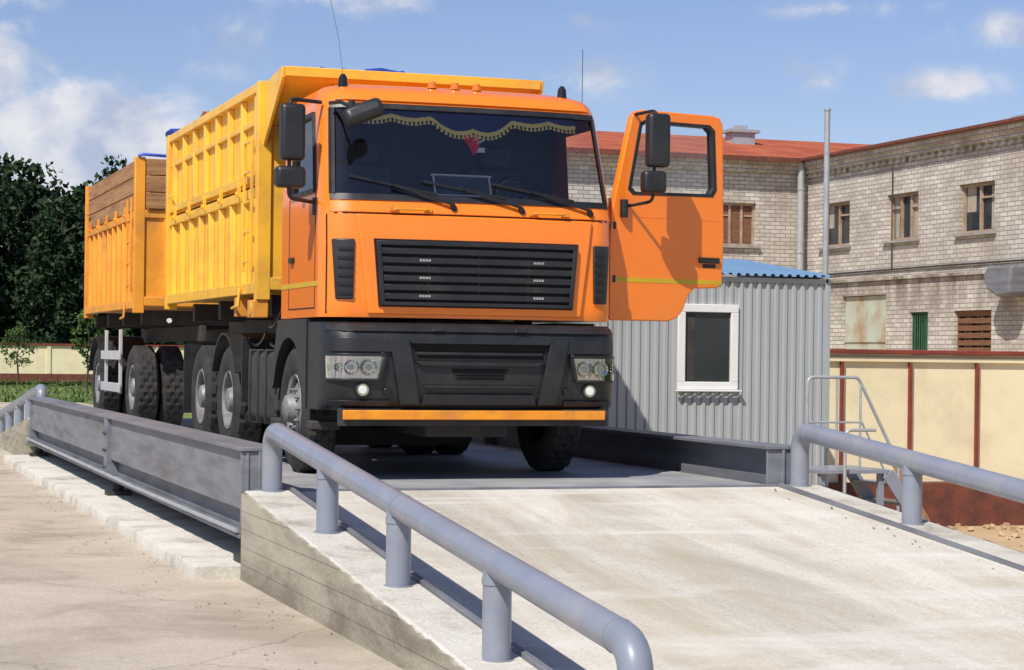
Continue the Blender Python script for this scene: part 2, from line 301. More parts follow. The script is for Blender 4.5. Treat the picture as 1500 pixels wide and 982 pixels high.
def fillet(pts,r,n=6):
    pts=[Vector(p) for p in pts]; out=[pts[0]]
    for i in range(1,len(pts)-1):
        a=(pts[i-1]-pts[i]).normalized(); b=(pts[i+1]-pts[i]).normalized()
        th=a.angle(b); t=min(r/math.tan(th/2),(pts[i-1]-pts[i]).length*.49,(pts[i+1]-pts[i]).length*.49)
        p0=pts[i]+a*t; p1=pts[i]+b*t
        for k in range(n+1):
            q=k/n; out.append((1-q)**2*p0+2*q*(1-q)*pts[i]+q*q*p1)
    out.append(pts[-1]); return out
def sag(a,b,d,n=10):
    a=Vector(a);b=Vector(b); return [a.lerp(b,i/n)+Vector((0,0,-d*4*(i/n)*(1-i/n))) for i in range(n+1)]
def interp(tab,z):
    if z<=tab[0][0]: return tab[0][1]
    for (a,b),(c,d) in zip(tab,tab[1:]):
        if z<=c: return b+(d-b)*(z-a)/(c-a)
    return tab[-1][1]

# ================================================================ GROUND
def gh(x,y):
    t=max(0,min(1,(x-8.0)/1.6)); t=t*t*(3-2*t); return -.4*t
xs=[-1500,-600,-250,-100,-50,-25,-10,0,5,7.6,8,8.3,8.6,8.9,9.2,9.6,11,14,20,30,50,100,300,700,1500]
ys=[-600,-100,-20,0,10,20,30,40,60,80,100,130,200,400,800,1600,2500]
g=MB(); g.add([(x,y,gh(x,y)) for y in ys for x in xs],[(j*len(xs)+i,j*len(xs)+i+1,(j+1)*len(xs)+i+1,(j+1)*len(xs)+i) for j in range(len(ys)-1) for i in range(len(xs)-1)])
g.obj('ground',GRASS)
g=MB(); sx_=[8.0,8.3,8.6,8.9,9.2,9.6,14,29.5]
g.add([(x,y,gh(x,y)+.004) for y in (-20,0,20,40,57) for x in sx_],[(j*8+i,j*8+i+1,(j+1)*8+i+1,(j+1)*8+i) for j in range(4) for i in range(7)])
g.obj('sand_yard',SAND)
g=MB(); g.add([(-70,-25,.006),(7.98,-25,.006),(7.98,66,.006),(-70,66,.006)],[(0,1,2,3)])
g.obj('concrete_yard',CONC)

# ================================================================ RAMPS + WEIGHBRIDGE
ZP=.66
RX0,RX1=2.95,7.68
def ramp(name,yt,yb):
    p=empty(name,((RX0+RX1)/2,(yt+yb)/2,0))
    s=1 if yb>yt else -1
    def quad(x0,x1,dz,mi_obj,nm,bev=0.012):
        m=MB(); prof=[(yt,-.02),(yb,-.02),(yb,.012),(yt,ZP+dz)]
        m.prism(prof,'x',x0,x1); return m.obj(nm,mi_obj,p,bevel=bev)
    quad(RX0+.40,RX1-.40,-.012,RAMPC,'driving_surface',.004)
    quad(RX0+.02,RX0+.36,.0,CURBC,'kerb',.015)
    quad(RX1-.36,RX1-.02,.0,CURBC,'kerb_far',.015)
    for i,x in enumerate((RX0+.36,RX1-.40)):
        m=MB(); m.prism([(yt,ZP-.1),(yb,-.05),(yb,.03),(yt,ZP+.018)],'x',x,x+.04); m.obj('edge_angle_%d'%i,GREYD,p,bevel=.004)
    rn=random.Random(17)
    for i,(a,b) in enumerate(((RX0,RX0+.02),(RX1-.02,RX1))):
        # ragged top arris of the formed side wall
        n=90; top=[(yb+(yt-yb)*k/n, .004+(ZP-.010)*k/n-(rn.random()**3)*.022) for k in range(n+1)]
        m=MB(); m.prism([(yt,-.02),(yb,-.02)]+top,'x',a,b); m.obj('side_wall_%d'%i,WALLC,p,smooth=False)
    m=MB(); m.box(RX0+.001,RX1-.001,min(yt,yt+s*.02)-.001,max(yt,yt+s*.02)-.001,-.02,ZP-.02); m.obj('end_wall',WALLC,p)
    return p
YN,YF=14.8,31.0
ramp('concrete_ramp',YN,7.6)
ramp('concrete_ramp.001',YF,38.2)
random.seed(21); m=MB()
for i in range(260):
    x=random.choice((2.94-abs(random.gauss(0,.3)),random.uniform(2.3,2.6),random.uniform(7.0,7.2))); y=random.uniform(9,30); r=random.uniform(.004,.014)
    if x>7: z=ZP if y>YN else ZP-.0917*(YN-y)
    else: z=0.006
    M=Matrix.Rotation(random.random()*3,3,'X')@Matrix.Rotation(random.random()*3,3,'Z'); m.obox((x,y,z+r*.3),(r,r*1.3,r*.8),M)
m.obj('loose_gravel',WALLC)

wb=empty('weighbridge',(5.3,23,ZP))
m=MB(); m.box(3.30,7.22,YN+.03,YF-.03,ZP-.08,ZP); m.obj('deck',CHECK,wb)
m=MB()
for i in range(14):
    y=YN+.6+i*1.17; m.box(3.25,7.25,y,y+.12,ZP-.38,ZP-.085)
m.obj('cross_members',GREYD,wb)
m=MB(); m.box(3.05,7.4,YN+.005,YN+.03,ZP-.3,ZP+.006); m.obj('end_plate',GREYD,wb,bevel=.003)
def ibeam(xc,out,nm):
    m=MB(); y0,y1=YN+.06,YF-.05; zt,zb=.97,.30
    m.box(xc-.15,xc+.15,y0,y1,zt-.028,zt)
    m.box(xc-.15,xc+.15,y0,y1,zb,zb+.028)
    m.box(xc-.012,xc+.012,y0,y1,zb+.03,zt-.03)
    m.box(xc+out*.09-.01,xc+out*.09+.01,y0+.01,y1-.01,zb+.20,zt-.03)
    for k in (0.02,15.8):
        m.box(xc-.14,xc+.14,y0+k,y0+k+.02,zb+.03,zt-.03)
    m.box(xc-.145,xc+.145,YN+7.4,YN+7.62,zb+.03,zt-.03)
    for k in range(4):
        for z in (.42,.60,.78): m.cyl((xc+out*.145,YN+7.44+(k%2)*.14,z),(xc+out*.165,YN+7.44+(k%2)*.14,z),.018,8)
    return m.obj(nm,GREYD,wb,bevel=.004)
ibeam(3.10,-1,'side_girder_a'); ibeam(7.36,1,'side_girder_b')
m=MB()
for y in (YN+.25,YN+7.5,YF-.35):
    for x in (3.1,7.36):
        m.box(x-.13,x+.13,y-.13,y+.13,.10,.16); m.cyl((x,y,.16),(x,y,.30),.06)
m.obj('load_cell_feet',CHASSIS,wb)
m=MB(); m.tube([(2.93,YN+.1,.36),(2.93,YN+5,.35),(2.93,YF-.3,.37)],.018,8); m.obj('cable_conduit',GALV,wb)
# plinth with uneven cast edges
def plinth(mb,x0,x1,outer):
    rn=random.Random(int(x0*10)); st=[]; n=108
    for i in range(n+1):
        y=YN+.01+(YF-YN-.02)*i/n; j=rn.uniform(-.012,.012)-(.03*rn.random() if rn.random()<.08 else 0); h=.11+rn.uniform(-.005,.005)
        if outer<0: st.append([(x0-j*.6,y,-.02),(x0-j,y,h-.022),(x0+.018-j,y,h),(x1,y,h),(x1,y,-.02)])
        else: st.append([(x0,y,-.02),(x0,y,h),(x1-.018+j,y,h),(x1+j,y,h-.022),(x1+j*.6,y,-.02)])
    vs=[q for r_ in st for q in r_]
    fs=[(i*5+k,i*5+(k+1)%5,(i+1)*5+(k+1)%5,(i+1)*5+k) for i in range(n) for k in range(5)]+[(0,1,2,3,4),tuple(n*5+k for k in (4,3,2,1,0))]
    mb.add(vs,fs)
pl=MB(); plinth(pl,2.62,3.38,-1); plinth(pl,7.1,7.72,1); pl.obj('foundation_plinth',CURBC,ang=60)

def rail(name,x,yt,yb,posts):
    p=empty(name,(x,(yt+yb)/2,ZP)); s=1 if yb>yt else -1
    zr=lambda y: 1.10-.086*abs(y-yt)
    rz=lambda y: ZP-.0917*abs(y-yt)
    pts=[(x,yt,rz(yt)-.02),(x,yt,zr(yt)),(x,yb,zr(yb)),(x,yb,max(rz(yb),0)-.03)]
    m=MB(); m.tube(fillet(pts,.17,8),.075,24); m.obj('handrail_tube',GREYP,p,ang=60)
    m=MB()
    for y in posts:
        m.cyl((x,y,rz(y)-.03),(x,y,zr(y)-.02),.072,24)
    m.obj('posts',GREYP,p,ang=60)
    m=MB()
    for y in list(posts)+[yt]:
        m.cyl((x,y,rz(y)-.01),(x,y,rz(y)+.006),.088,24)
    for y in posts: m.cyl((x,y,zr(y)-.10),(x,y,zr(y)-.066),.077,24)
    for y in (yt+s*.19,yb-s*.19,(yt+yb)/2): m.cyl((x,y-.004,zr(y-.004)),(x,y+.004,zr(y+.004)),.078,24)
    m.obj('weld_collars',GREYP,p,ang=60)
rail('guard_rail',3.17,YN-.02,7.72,[13.05,11.32,9.52])
rail('guard_rail.001',7.46,YN-.02,7.72,[13.0,11.2,9.4])
rail('guard_rail.002',3.17,YF+.02,38.0,[32.8,34.5,36.3])
rail('guard_rail.003',7.46,YF+.02,38.0,[32.8,34.5,36.3])

# ================================================================ TRUCK
CX=5.035; FY=15.72
truck=empty('dump_truck',(CX,19.5,ZP))
def plan(xr):
    a=abs(xr)
    if a<=1.0: return .05*a*a
    t=min((a-1)/.25,1); return .05+.26*(1-math.cos(math.asin(t)))
LEAN=[(1.9,.04),(2.0,.0),(2.55,.0),(2.8,.02),(2.92,.06),(3.68,.30),(3.78,.36),(3.85,.48),(3.90,.72)]
WS=[(1.9,1),(2.9,1),(3.68,.962),(3.78,.945),(3.85,.91),(3.90,.80)]
def surf(xr,z,off=0):
    return (CX+xr*interp(WS,z),FY+plan(xr)+interp(LEAN,z)-off,z)
def gslab(mb,bl,br_,tl,tr,z0,z1,o0,o1,nx=12,nz=4,mi=0,sf=surf):
    vs=[]
    for o in (o0,o1):
        for j in range(nz+1):
            t=j/nz; z=z0+(z1-z0)*t; a=bl+(tl-bl)*t; b=br_+(tr-br_)*t
            for i in range(nx+1): vs.append(sf(a+(b-a)*i/nx,z,o))
    W=nx+1; K=W*(nz+1); fs=[]
    for j in range(nz):
        for i in range(nx):
            q=j*W+i; fs.append((q,q+1,q+W+1,q+W)); fs.append((K+q,K+q+W,K+q+W+1,K+q+1))
    for i in range(nx):
        fs.append((i,K+i,K+i+1,i+1)); q=nz*W+i; fs.append((q,q+1,K+q+1,K+q))
    for j in range(nz):
        q=j*W; fs.append((q,q+W,K+q+W,K+q)); q=j*W+nx; fs.append((q,K+q,K+q+W,q+W))
    mb.add(vs,fs,mi)
zl=[1.96,2.02,2.1,2.3,2.55,2.8,2.92,3.0,3.2,3.4,3.6,3.68,3.74,3.79,3.83,3.865,3.89,3.90]
fx=[-1.25,-1.247,-1.235,-1.21,-1.17,-1.12,-1.06,-1.0,-.75,-.5,-.25,0,.25,.5,.75,1.0,1.06,1.12,1.17,1.21,1.235,1.247,1.25]
YB=17.35
def ring(z):
    ws=interp(WS,z); yc=surf(1.25,z)[1]
    back=YB-(0.0 if z<3.76 else (z-3.76)**1.5*8)
    wf=min(yc+.07,back-.2); wbk=16.98
    pts=[(CX-1.25*ws,back,z),(CX-1.25*ws,min(wbk,back-.05),z),(CX-1.25*ws,wf,z)]
    pts+=[surf(x,z) for x in fx]
    pts+=[(CX+1.25*ws,wf,z),(CX+1.25*ws,min(wbk,back-.05),z),(CX+1.25*ws,back,z)]
    return pts
rings=[ring(z) for z in zl]
W=len(rings[0]); m=MB(); vs=[p for r in rings for p in r]; fs=[]
iWL=3+fx.index(-1.17); iWR=3+fx.index(1.17)
for j in range(len(zl)-1):
    za,zb=zl[j],zl[j+1]
    for i in range(W):
        i2=(i+1)%W
        if i2!=0:
            if za>=2.91 and zb<=3.69 and iWL<=i<iWR: continue
            if i==1 and za>=2.99 and zb<=3.61: continue
            if i==W-3 and za>=2.05 and zb<=3.61: continue
        fs.append((j*W+i,j*W+i2,(j+1)*W+i2,(j+1)*W+i))
fs.append(tuple((len(zl)-1)*W+i for i in range(W)))
fs.append(tuple(i for i in range(W))[::-1])
m.add(vs,fs); o=m.obj('cab_shell',ORANGE,truck,ang=38)
m=MB(); vs=[];NX=28
for j in range(9):
    z=2.93+(3.67-2.93)*j/8
    for i in range(NX+1): vs.append(surf(-1.165+2.33*i/NX,z,-.008))
m.add(vs,[(j*(NX+1)+i,j*(NX+1)+i+1,(j+1)*(NX+1)+i+1,(j+1)*(NX+1)+i) for j in range(8) for i in range(NX)])
m.obj('windscreen',GLASS,truck,ang=80,recalc=False)
m=MB()
gslab(m,-1.185,1.185,-1.185,1.185,2.895,2.945,-.02,.012,26,1)
gslab(m,-1.185,1.185,-1.185,1.185,3.655,3.70,-.02,.012,26,1)
for s in (-1,1):
    a,b=sorted((s*1.19,s*1.15)); gslab(m,a,b,a,b,2.946,3.654,-.02,.013,2,8)
m.obj('windscreen_gasket',BLACK,truck,ang=50)
m=MB(); x=lambda z:CX-1.25*interp(WS,z)
m.add([(x(2.98)+.01,16.12,2.98),(x(2.98)+.01,17.0,2.98),(x(3.62)+.01,17.0,3.62),(x(3.62)+.01,16.35,3.62)],[(0,1,2,3)]); m.obj('side_window',GLASS,truck)
m=MB(); q=[(x(2.98)-.006,16.13,2.98),(x(2.98)-.006,16.98,2.98),(x(3.62)-.006,16.98,3.62),(x(3.62)-.006,16.36,3.62)]
for a in range(4): m.bar(q[a],q[(a+1)%4],.035,.035)
m.obj('side_window_gasket',BLACK,truck)
# cab interior
m=MB(); m.box(CX-1.17,CX+1.17,17.2,17.26,1.99,3.72); m.box(CX-1.1,CX+1.1,16.45,17.2,3.69,3.71); m.box(CX-1.21,CX-1.17,16.1,17.2,1.99,2.95); m.box(CX-1.17,CX+1.17,15.95,17.2,1.99,2.03)
m.obj('cab_liner',INTER,truck)
m=MB(); m.prism([(15.86,2.6),(16.4,2.6),(16.4,2.86),(16.25,2.96),(15.9,2.93)],'x',CX-1.12,CX+1.12); m.obj('dashboard',SEAT,truck,bevel=.02)
m=MB()
for xc in (CX-.6,CX+.6):
    m.box(xc-.26,xc+.26,16.7,17.15,2.45,2.62); m.prism([(17.0,2.6),(17.14,2.6),(17.18,3.3),(17.1,3.3)],'x',xc-.25,xc+.25); m.box(xc-.14,xc+.14,17.08,17.17,3.32,3.5)
m.obj('seats',SEAT,truck,bevel=.04,seg=3)
bpy.ops.mesh.primitive_torus_add(major_radius=.23,minor_radius=.018,location=(CX+.6,16.42,3.0),rotation=(R(55),0,0)); o=bpy.context.object; o.name='steering_wheel'; o.data.materials.append(BLACKG); attach(o,truck)
m=MB(); m.cyl((CX+.6,16.42,3.0),(CX+.6,16.3,2.85),.03); m.bar((CX+.38,16.42,3.0),(CX+.82,16.42,3.0),.04,.02); m.obj('steering_column',BLACKG,truck)
m=MB()
m.obox((CX-.02,16.12,3.06),(.5,.02,.17),Matrix.Rotation(R(-25),3,'X'))
m.obj('dash_clipboard',SEAT,truck)
m=MB()
for dz in(-.085,.085): m.obox((CX-.02,16.105+dz*.4,3.06+dz),(.52,.02,.012),Matrix.Rotation(R(-25),3,'X'))
for dx in(-.26,.22): m.obox((CX+dx,16.105,3.06),(.012,.02,.17),Matrix.Rotation(R(-25),3,'X'))
a=surf(.03,3.34,-.03); m.box(a[0],a[0]+.09,a[1],a[1]+.004,3.325,3.365)
m.obj('papers',WHITE,truck)
m=MB(); m.tube([surf(.03,3.42,-.025),surf(.07,3.45,-.025),surf(.06,3.40,-.025),surf(.12,3.43,-.025)],.010,8); m.obj('hanging_ornament',WHITE,truck)
def scal(x):
    return 3.62-(.10*max(0,1-(x/.38)**2)+.04*abs(math.sin(x*math.pi/.175*.5)) if abs(x)<.42 else .03*abs(math.sin(x*math.pi/.35)))
m=MB(); n=160; vs=[]
for i in range(n+1):
    x=-.92+1.9*i/n; e=scal(x-.03); fold=.004*math.sin(x*60)
    for z in (3.66,e,e-.034): vs.append(surf(x,z,-.018+fold))
m.add(vs,[(i*3,i*3+1,i*3+4,i*3+3) for i in range(n)],0)
m.f+=[(i*3+1,i*3+2,i*3+5,i*3+4) for i in range(n)]; m.m+=[1]*n
for i in range(52):
    x=-.92+1.9*(i+.5)/52; e=scal(x-.03)-.033; a=surf(x-.006,e,-.016); b=surf(x+.006,e,-.016); c=surf(x+.014,e-.032,-.016); d=surf(x-.014,e-.032,-.016)
    m.add([a,b,c,d],[(0,1,2,3)],1)
m.obj('windscreen_valance',[NAVY,GOLD],truck,recalc=False)
m=MB()
m.add([surf(-.08,3.47,-.022),surf(.10,3.48,-.022),surf(.07,3.36,-.022),surf(.02,3.29,-.022),surf(-.02,3.38,-.022)],[(0,1,2,3,4)])
m.obj('pennant',RED,truck,recalc=False)
# front panel
m=MB(); gslab(m,-.90,.90,-1.0,1.0,1.985,2.78,-.01,.028,20,8); m.obj('front_panel',ORANGE,truck,bevel=.014,seg=3,ang=50)
m=MB(); gslab(m,-1.19,1.19,-1.19,1.19,2.795,2.885,-.01,.012,24,2); m.obj('scuttle_panel',ORANGE,truck,bevel=.005)
m=MB(); gslab(m,-.82,.82,-.865,.865,2.045,2.585,.0,.036,16,4); m.obj('grille_back',DARK,truck)
m=MB()
for k in range(6):
    z=2.105+k*.072; e=.79+.045*k/6
    gslab(m,-e,e,-e,e,z,z+.048,.034,.062,16,1)
for s in (-1,0,1):
    gslab(m,s*.42-.006,s*.42+.006,s*.42-.006,s*.42+.006,2.09,2.53,.034,.045,1,4)
gslab(m,-.80,.80,-.80,.80,2.055,2.085,.03,.07,16,1); gslab(m,-.84,.84,-.84,.84,2.535,2.57,.03,.07,16,1)
for s in(-1,1):
    a,b=sorted((s*.775,s*.81)); c,d=sorted((s*.815,s*.85)); gslab(m,a,b,c,d,2.055,2.57,.03,.07,1,4)
m.obj('grille_slats',BLACK,truck,bevel=.006)
m=MB()
for xx in (-.5,.46):
    for z in (2.125,2.27,2.41):
        for k in range(4): gslab(m,xx+k*.024,xx+k*.024+.018,xx+k*.024,xx+k*.024+.018,z,z+.018,.06,.066,1,1)
m.obj('grille_badges',BADGE,truck)
m=MB();m2=MB()
for s in(-1,1):
    a,b=sorted((s*1.02,s*1.15)); c,d=sorted((s*1.01,s*1.18)); gslab(m,a,b,c,d,2.10,2.58,-.02,.022,6,4)
    for k in range(6):
        z=2.14+k*.07; gslab(m2,a+.01,b-.01,a+.01,b-.01,z,z+.02,.02,.034,6,1)
m.obj('corner_vents',BLACK,truck,bevel=.01); m2.obj('corner_vent_louvres',BLACKG,truck)
m=MB()
gslab(m,-1.24,1.24,-1.24,1.24,2.782,2.792,-.01,.0025,30,1)
for s in (-1,1):
    a,b=sorted((s*1.205,s*1.213)); gslab(m,a,b,a,b,1.99,2.78,-.01,.003,1,6)
xl=CX-1.25
for y in (16.1,17.05): m.box(xl-.003,xl+.01,y,y+.012,2.03,2.96)
m.box(xl-.003,xl+.01,16.12,17.05,2.03,2.04)
m.obj('shut_lines',DARK,truck)
m=MB(); m.box(xl-.004,xl+.01,16.0,17.34,2.21,2.25); m.obj('side_stripe',STRIPE,truck)
m=MB(); m.box(xl-.03,xl,16.85,16.98,2.42,2.47); m.obj('door_handle',BLACK,truck,bevel=.008)
m=MB()
for a in (-.70,.47):
    pts=[surf(a,2.825,.0),surf(a,2.825,.05),surf(a+.28,2.825,.05),surf(a+.28,2.825,.0)]
    m.tube(fillet(pts,.02,4),.011,10)
    for q in (a,a+.28): m.box(CX+q-.03,CX+q+.03,FY+.0,FY+.04,2.808,2.842)
m.obj('grab_handles',ORANGE2,truck)
m=MB()
for (xa,za,xb,zb) in ((-1.04,3.09,-.22,2.875),(-.44,3.06,.36,2.87),(.14,3.06,.97,2.87)):
    b=Vector(surf(xb,zb,.045)); c=Vector(surf(xb+.02,zb-.03,.03))
    mid=Vector(surf(xa+(xb-xa)*.42,za+(zb-za)*.42+.02,.05))
    m.bar(surf(xa,za,.015),surf(xa+(xb-xa)*.86,za+(zb-za)*.80+.035,.015),.012,.022); m.bar(mid,b,.018,.02); m.bar(b,c,.028,.035); m.cyl(c,Vector(surf(xb+.02,zb-.03,-.02)),.025)
m.obj('wipers',BLACKG,truck)
m=MB()
for x in (-.22,-.02,.17): m.cyl((CX+x,FY+.62,3.88),(CX+x,FY+.62,3.935),.04,16,.03)
m.obj('roof_marker_lights',AMBER,truck)
m=MB()
for x in (-.98,.93): m.cyl((CX+x,FY+.62,3.83),(CX+x,FY+.62,3.93),.045,16,.035); m.cyl((CX+x,FY+.62,3.93),(CX+x,FY+.62,3.96),.035,16,.015)
m.obj('roof_horn_mounts',BLACKG,truck)
m=MB(); m.tube([(CX+1.22,FY+.9,3.8),(CX+1.22,FY+.9,4.33)],.003,6); m.tube([(CX-.98,FY+.62,3.95),(CX-1.02,FY+.62,4.25),(CX-1.15,FY+.62,4.8)],.0016,6); m.obj('whip_antennas',BLACKG,truck)
m=MB(); gslab(m,-1.15,1.15,-1.12,1.12,3.72,3.745,.0,.022,22,1); m.obj('roof_drip_lip',ORANGE,truck,bevel=.008)
# mirrors
m=MB()
m.box(3.46,3.66,15.93,16.06,3.20,3.65); m.box(3.42,3.66,15.90,16.04,2.98,3.15)
m.obj('mirror_housings',BLACK,truck,bevel=.035,seg=3)
m=MB(); m.box(3.53,3.69,16.25,16.37,3.25,3.66); m.obj('mirror_wide_rear',BLACK,truck,bevel=.03,seg=3)
m=MB()
m.tube(fillet([(3.84,16.2,3.70),(3.54,16.0,3.69),(3.54,16.0,2.9),(3.8,16.12,2.88)],.06,5),.016,10)
m.tube(fillet([(3.88,16.05,3.68),(3.90,15.78,3.66),(3.98,15.66,3.60)],.05,5),.016,10)
m.cyl((3.79,16.12,2.78),(3.79,16.12,2.92),.03); m.cyl((3.96,15.66,3.5),(3.96,15.66,3.66),.025)
m.obj('mirror_arms',BLACK,truck)
m=MB(); m.obox((4.05,15.63,3.57),(.33,.12,.15),Matrix.Rotation(R(-22),3,'Y')@Matrix.Rotation(R(-25),3,'X')); m.obj('kerb_mirror',BLACK,truck,bevel=.05,seg=3)
# open door
dang=math.atan(.22)
Md=Matrix.Translation((6.36,16.14,0))@Matrix.Rotation(dang,4,'Z')@Matrix.Rotation(R(90),4,'X')
K=1/math.cos(dang)
def dp(l): return [((x-6.36)*K,z) for x,z in l]
outer=dp([(6.31,2.02),(6.34,1.99),(6.91,1.99),(7.00,2.02),(7.06,2.09),(7.11,2.22),(7.18,2.28),(7.42,2.29),(7.46,2.33),(7.475,2.7),(7.45,3.70),(7.42,3.75),(7.36,3.765),(6.64,3.765),(6.57,3.75),(6.53,3.70),(6.39,3.1),(6.34,2.9)])
inner=dp([(6.66,3.68),(7.31,3.68),(7.36,3.64),(7.385,3.14),(7.35,3.08),(6.55,3.06),(6.505,3.10),(6.61,3.65)])
plate('open_door_skin',[outer,inner],.05,Md,ORANGE,truck,.012)
lin=dp([(6.70,2.06),(6.88,2.06),(7.05,2.34),(7.38,2.36),(7.38,2.95),(6.48,2.95),(6.45,2.2)])
def shift(Mx,d): return Mx@Matrix.Translation((0,0,d))
plate('door_inner_trim',[lin],.02,shift(Md,-.045),INTER,truck,.004)
def grow(pl,k):
    cx=sum(p[0] for p in pl)/len(pl); cy=sum(p[1] for p in pl)/len(pl); return [((p[0]-cx)*k+cx,(p[1]-cy)*k+cy) for p in pl]
plate('door_window_gasket',[grow(inner,1.03),grow(inner,.965)],.075,Md,BLACK,truck,.004)
gi=grow(inner,1.0); m=MB(); m.add([Md@Vector((p[0],p[1],0)) for p in gi],[tuple(range(len(gi)))]); m.obj('door_glass',CLEAR,truck,recalc=False)
def dbox(mb,x0,x1,z0,z1,d0,d1):
    a,b=dp([(x0,z0),(x1,z1)])
    vs=[Md@Vector((u,w,d)) for d in(d0,d1) for w in(a[1],b[1]) for u in(a[0],b[0])]
    mb.add(vs,[(0,2,3,1),(4,5,7,6),(0,1,5,4),(2,6,7,3),(0,4,6,2),(1,3,7,5)])
m=MB(); dbox(m,6.36,7.465,2.305,2.345,.03,.039); m.obj('door_stripe',STRIPE,truck)
m=MB(); dbox(m,7.22,7.43,2.49,2.54,.03,.06); dbox(m,7.26,7.40,2.45,2.485,.03,.042); m.obj('open_door_handle',BLACK,truck,bevel=.01)
m=MB(); dbox(m,6.42,7.44,2.86,2.868,.03,.039); m.obj('door_crease',ORANGE,truck)
m=MB(); m.box(6.55,6.75,15.80,15.92,3.26,3.71); m.box(6.51,6.72,15.80,15.92,3.04,3.23); m.obj('door_mirror_housings',BLACK,truck,bevel=.035,seg=3)
m=MB(); m.tube(fillet([(6.56,16.15,3.73),(6.67,15.93,3.75),(6.64,15.93,2.98),(6.50,16.14,2.95)],.06,5),.014,10); m.cyl((6.45,16.1,2.85),(6.45,16.1,3.0),.035); m.obj('door_mirror_arms',BLACK,truck)
m=MB(); m.box(6.24,6.38,16.10,16.16,2.3,2.36); m.box(6.24,6.38,16.10,16.16,2.75,2.81); m.obj('door_hinges',BLACK,truck)

# bumper
BL=[(1.22,.10),(1.26,.05),(1.34,.015),(1.5,.0),(1.7,.0),(1.84,.012),(1.89,.05),(1.92,.12)]
def bsurf(xr,z,off=0): return (CX-.008+xr*.995,15.60+plan(xr)*1.05+interp(BL,z)-off,z)
zb=[1.22,1.26,1.34,1.5,1.7,1.84,1.89,1.92]
m=MB(); vs=[];
for z in zb: vs+= [(CX-1.253,16.32,z)]+[bsurf(x,z) for x in fx]+[(CX+1.24,16.32,z)]
W=len(fx)+2
fs=[(j*W+i,j*W+i+1,(j+1)*W+i+1,(j+1)*W+i) for j in range(len(zb)-1) for i in range(W-1)]
fs+=[tuple(range(W)),tuple(range(len(zb)*W-1,(len(zb)-1)*W-1,-1))]
m.add(vs,fs); m.obj('bumper',BLACK,truck,ang=45)
m=MB()
gslab(m,-1.22,1.22,-1.22,1.22,1.85,1.90,-.03,.024,24,1,sf=bsurf)
for s in(-1,1):
    a,b=sorted((s*.66,s*1.2)); c,d=sorted((s*.72,s*1.2)); gslab(m,c,d,a,b,1.685,1.80,-.02,.03,10,3,sf=bsurf)
    a,b=sorted((s*.74,s*1.22)); gslab(m,a,b,a,b,1.255,1.30,-.02,.025,10,1,sf=bsurf)
    a,b=sorted((s*.50,s*.66)); c,d=sorted((s*.60,s*.76)); gslab(m,a,b,c,d,1.27,1.80,-.02,.045,3,4,sf=bsurf)
    a,b=sorted((s*.30,s*.40)); gslab(m,a,b,a,b,1.855,1.895,.02,.035,2,1,sf=bsurf)
gslab(m,-.58,.58,-.62,.62,1.755,1.80,-.02,.05,10,1,sf=bsurf)
gslab(m,-.48,.48,-.47,.47,1.27,1.35,-.02,.045,10,1,sf=bsurf)
gslab(m,-.49,.49,-.55,.55,1.58,1.615,-.02,.040,10,1,sf=bsurf)
gslab(m,-.53,.53,-.53,.53,1.665,1.69,-.02,.022,10,1,sf=bsurf)
gslab(m,-.46,.46,-.48,.48,1.40,1.425,-.02,.025,10,1,sf=bsurf)
m.obj('bumper_mouldings',BLACK,truck,bevel=.012,seg=3)
m=MB(); gslab(m,-.54,.54,-.57,.57,1.62,1.75,-.02,.004,10,1,sf=bsurf); gslab(m,-.20,.20,-.24,.24,1.47,1.56,-.02,.005,10,1,sf=bsurf); m.obj('bumper_intake',DARK,truck)
m=MB()
for k in range(3): gslab(m,-.2,.2,-.2,.2,1.485+k*.025,1.493+k*.025,.0,.012,4,1,sf=bsurf)
for x in (-.76,.76):
    a=bsurf(x,1.37,.022); m.cyl(a,(a[0],a[1]+.03,a[2]),.035)
for x in (-.80,.80):
    a=bsurf(x,1.665,.03); m.cyl(a,(a[0],a[1]+.03,a[2]),.022)
m.obj('bumper_tow_covers',BLACKG,truck,bevel=.004)
